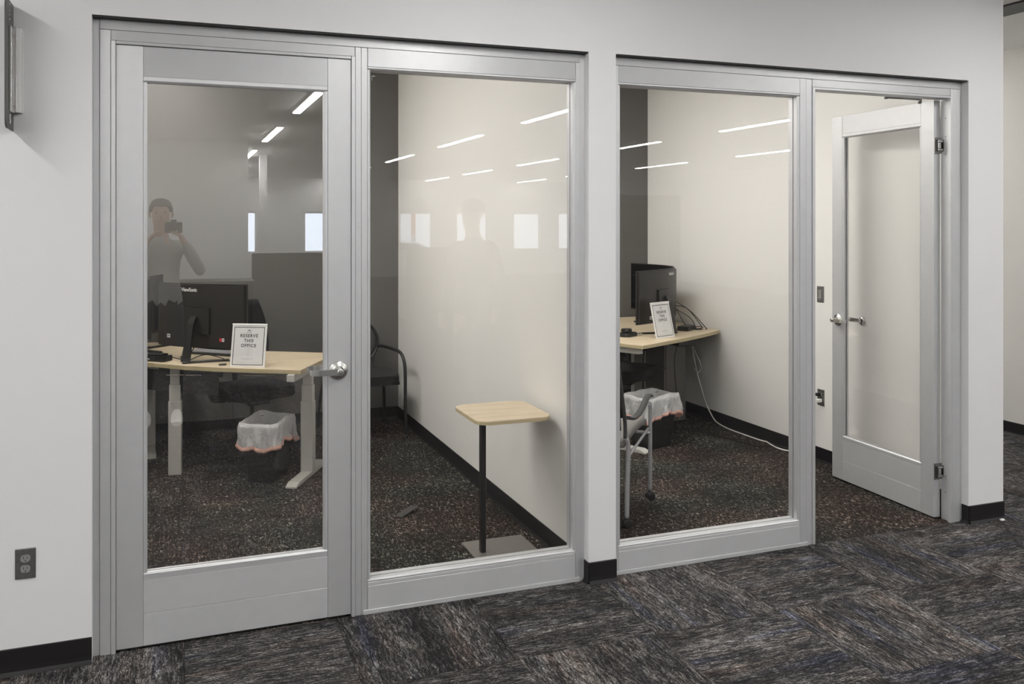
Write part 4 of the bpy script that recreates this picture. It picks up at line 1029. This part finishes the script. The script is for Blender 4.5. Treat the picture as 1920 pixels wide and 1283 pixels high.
def person(label, loc, rz, H, arms, shoes, cloth):
    """faces +y locally. arms: {-1: (elbow, wrist, dir), 1: ...}"""
    e = tag(empty('person', loc, rz), label, 'person')
    k = H / 1.80
    V = []; E = []
    def add(p, r, c=None):
        V.append((Vector(p) * k, tuple(q * k for q in r) if isinstance(r, tuple) else (r * k, r * k))); i = len(V) - 1
        if c is not None: E.append((c, i))
        return i
    pel = add((0, 0, .98), (.165, .115)); wa = add((0, .0, 1.12), (.150, .105), pel); ch = add((0, -.005, 1.32), (.175, .115), wa)
    nb = add((0, -.01, 1.46), (.085, .075), ch); nk = add((0, .0, 1.53), (.056, .058), nb)
    j = add((0, .020, 1.60), (.066, .082), nk); hd = add((0, .020, 1.69), (.078, .098), j); tp = add((0, .012, 1.76), (.062, .080), hd)
    for s in (-1, 1):
        sh = add((s * .185, -.01, 1.435), .062, nb if False else ch)
        el = add(arms[s][0], .044, sh); wr = add(arms[s][1], (.030, .026), el)
        dv = Vector(arms[s][2]).normalized(); upv = Vector(arms[s][3]).normalized(); sd = Vector(arms[s][4]).normalized()
        hand(V, E, wr, dv * k, upv, sd * k)
        hp = add((s * .095, 0, .90), (.098, .095), pel); kn = add((s * .11, .02, .50), (.064, .066), hp); an = add((s * .12, -.02, .09), (.043, .05), kn)
    me = skin_mesh(V, E, 0)
    for mm in (cloth, M_SKIN, M_JEANS): me.materials.append(mm)
    wr_pts = [Vector(arms[s][1]) * k for s in (-1, 1)]
    for p in me.polygons:
        c = p.center
        if c.z > 1.50 * k and abs(c.x) < .16: p.material_index = 1
        elif c.z < .98 * k and abs(c.x) < .26 and min((c - q).length for q in wr_pts) > .16: p.material_index = 2
        if min((c - q).length for q in wr_pts) < .02 or any((c - q).dot(Vector(arms[s][2]).normalized()) > 0 and (c - q).length < .22 for s, q in zip((-1, 1), wr_pts)): p.material_index = 1
    b = bpy.data.objects.new('body', me); col.objects.link(b); b.parent = e
    # face
    f = MB()
    f.tube([(0, .112 * k, 1.705 * k), (0, .130 * k, 1.665 * k), (0, .112 * k, 1.652 * k)], [.006 * k, .014 * k, .008 * k], 8); f.build('nose', M_SKIN, e)
    for s in (-1, 1):
        MB().lathe([(.002, -.007), (.005, -.005), (.007, 0), (.005, .005), (.002, .007)], 12, Matrix.Translation((s * .034 * k, .100 * k, 1.695 * k))).build('eye', M_INK, e)
        MB().tube([(s * .080 * k, .005 * k, 1.70 * k), (s * .090 * k, -.005 * k, 1.685 * k), (s * .080 * k, .0, 1.655 * k)], [.008, .013, .007], 8).build('ear', M_SKIN, e)
        sh_ = MB(); rows = []
        for t in range(9):
            u = t / 8; y = -.095 + .29 * u; hw = .030 + .020 * math.sin(math.pi * min(1, u * .95)) ** .6; hh = .095 - .055 * min(1, max(0, (u - .25) / .5))
            rows.append([(s * .12 * k + hw * math.cos(a), y, max(0.0, hh * (.5 + .5 * math.sin(a)))) for a in [2 * math.pi * q / 14 for q in range(14)]])
        sh_.grid(rows, closed=True); sh_.bm.verts.ensure_lookup_table(); VV = sh_.bm.verts
        sh_.bm.faces.new([VV[q] for q in range(14)][::-1]); sh_.bm.faces.new([VV[len(VV) - 14 + q] for q in range(14)])
        sh_.build('shoe', shoes, e)
    MB().tube([(-.022 * k, .104 * k, 1.630 * k), (0, .112 * k, 1.628 * k), (.022 * k, .104 * k, 1.630 * k)], .005, 6).build('mouth', mat('lips', (.40, .18, .15), .5), e)
    hr = MB(); rows = []
    for t in range(8):
        u = t / 7; zz = 1.70 + .112 * u; rr = math.sqrt(max(0.001, 1 - (u * .98) ** 2.6))
        rows.append([((.092 * rr) * k * math.cos(a), (.006 + .112 * rr * math.sin(a) * (1 if math.sin(a) < 0 else .86) - .012) * k, (zz + (.045 * (1 - u) if math.sin(a) > .35 else 0)) * k) for a in [2 * math.pi * q / 24 for q in range(24)]])
    hr.grid(rows, closed=True); o = hr.build('hair', M_HAIR, e); so = o.modifiers.new('thick', 'SOLIDIFY'); so.thickness = .006
    return e
UPV = (0, 0, 1)
person('photographer in grey sweater raising a camera, mirrored in the closed door', (-.10, -4.22, 0), R(0), 1.90,
       {-1: ((-.30, .10, 1.20), (-.10, .20, 1.47), (.5, .5, .5), (-.6, .2, .6), (.3, .5, .4)), 1: ((.31, .10, 1.20), (.17, .20, 1.47), (-.3, .5, .5), (.6, .2, .6), (-.3, .5, .4))}, M_WHITE, M_GREYCL)
e = tag(empty('camera_body', (.0, -3.93, 1.665)), 'black camera held by the photographer mirrored in the door', 'camera')
MB().box(-.068, .068, -.030, .012, -.045, .045, bevel=.008, seg=2).build('body_shell', M_BLACK, e)
MB().lathe([(.034, .012), (.034, .045), (.030, .055), (.029, .050)], 24, Matrix.Rotation(R(-90), 4, 'X')).build('lens_barrel', M_BLACK, e)
MB().box(-.025, .025, -.025, .008, .0451, .065, bevel=.006).build('viewfinder', M_BLACK, e)
person('person in a dark jacket standing, mirrored in the left window', (2.40, -3.30, 0), R(160), 1.90,
       {-1: ((-.27, -.03, 1.16), (-.28, .05, .90), (0, .15, -1), (-1, 0, 0), (0, 1, 0)), 1: ((.27, -.03, 1.16), (.28, .05, .90), (0, .15, -1), (1, 0, 0), (0, 1, 0))}, M_BLACK, M_CLOTH)
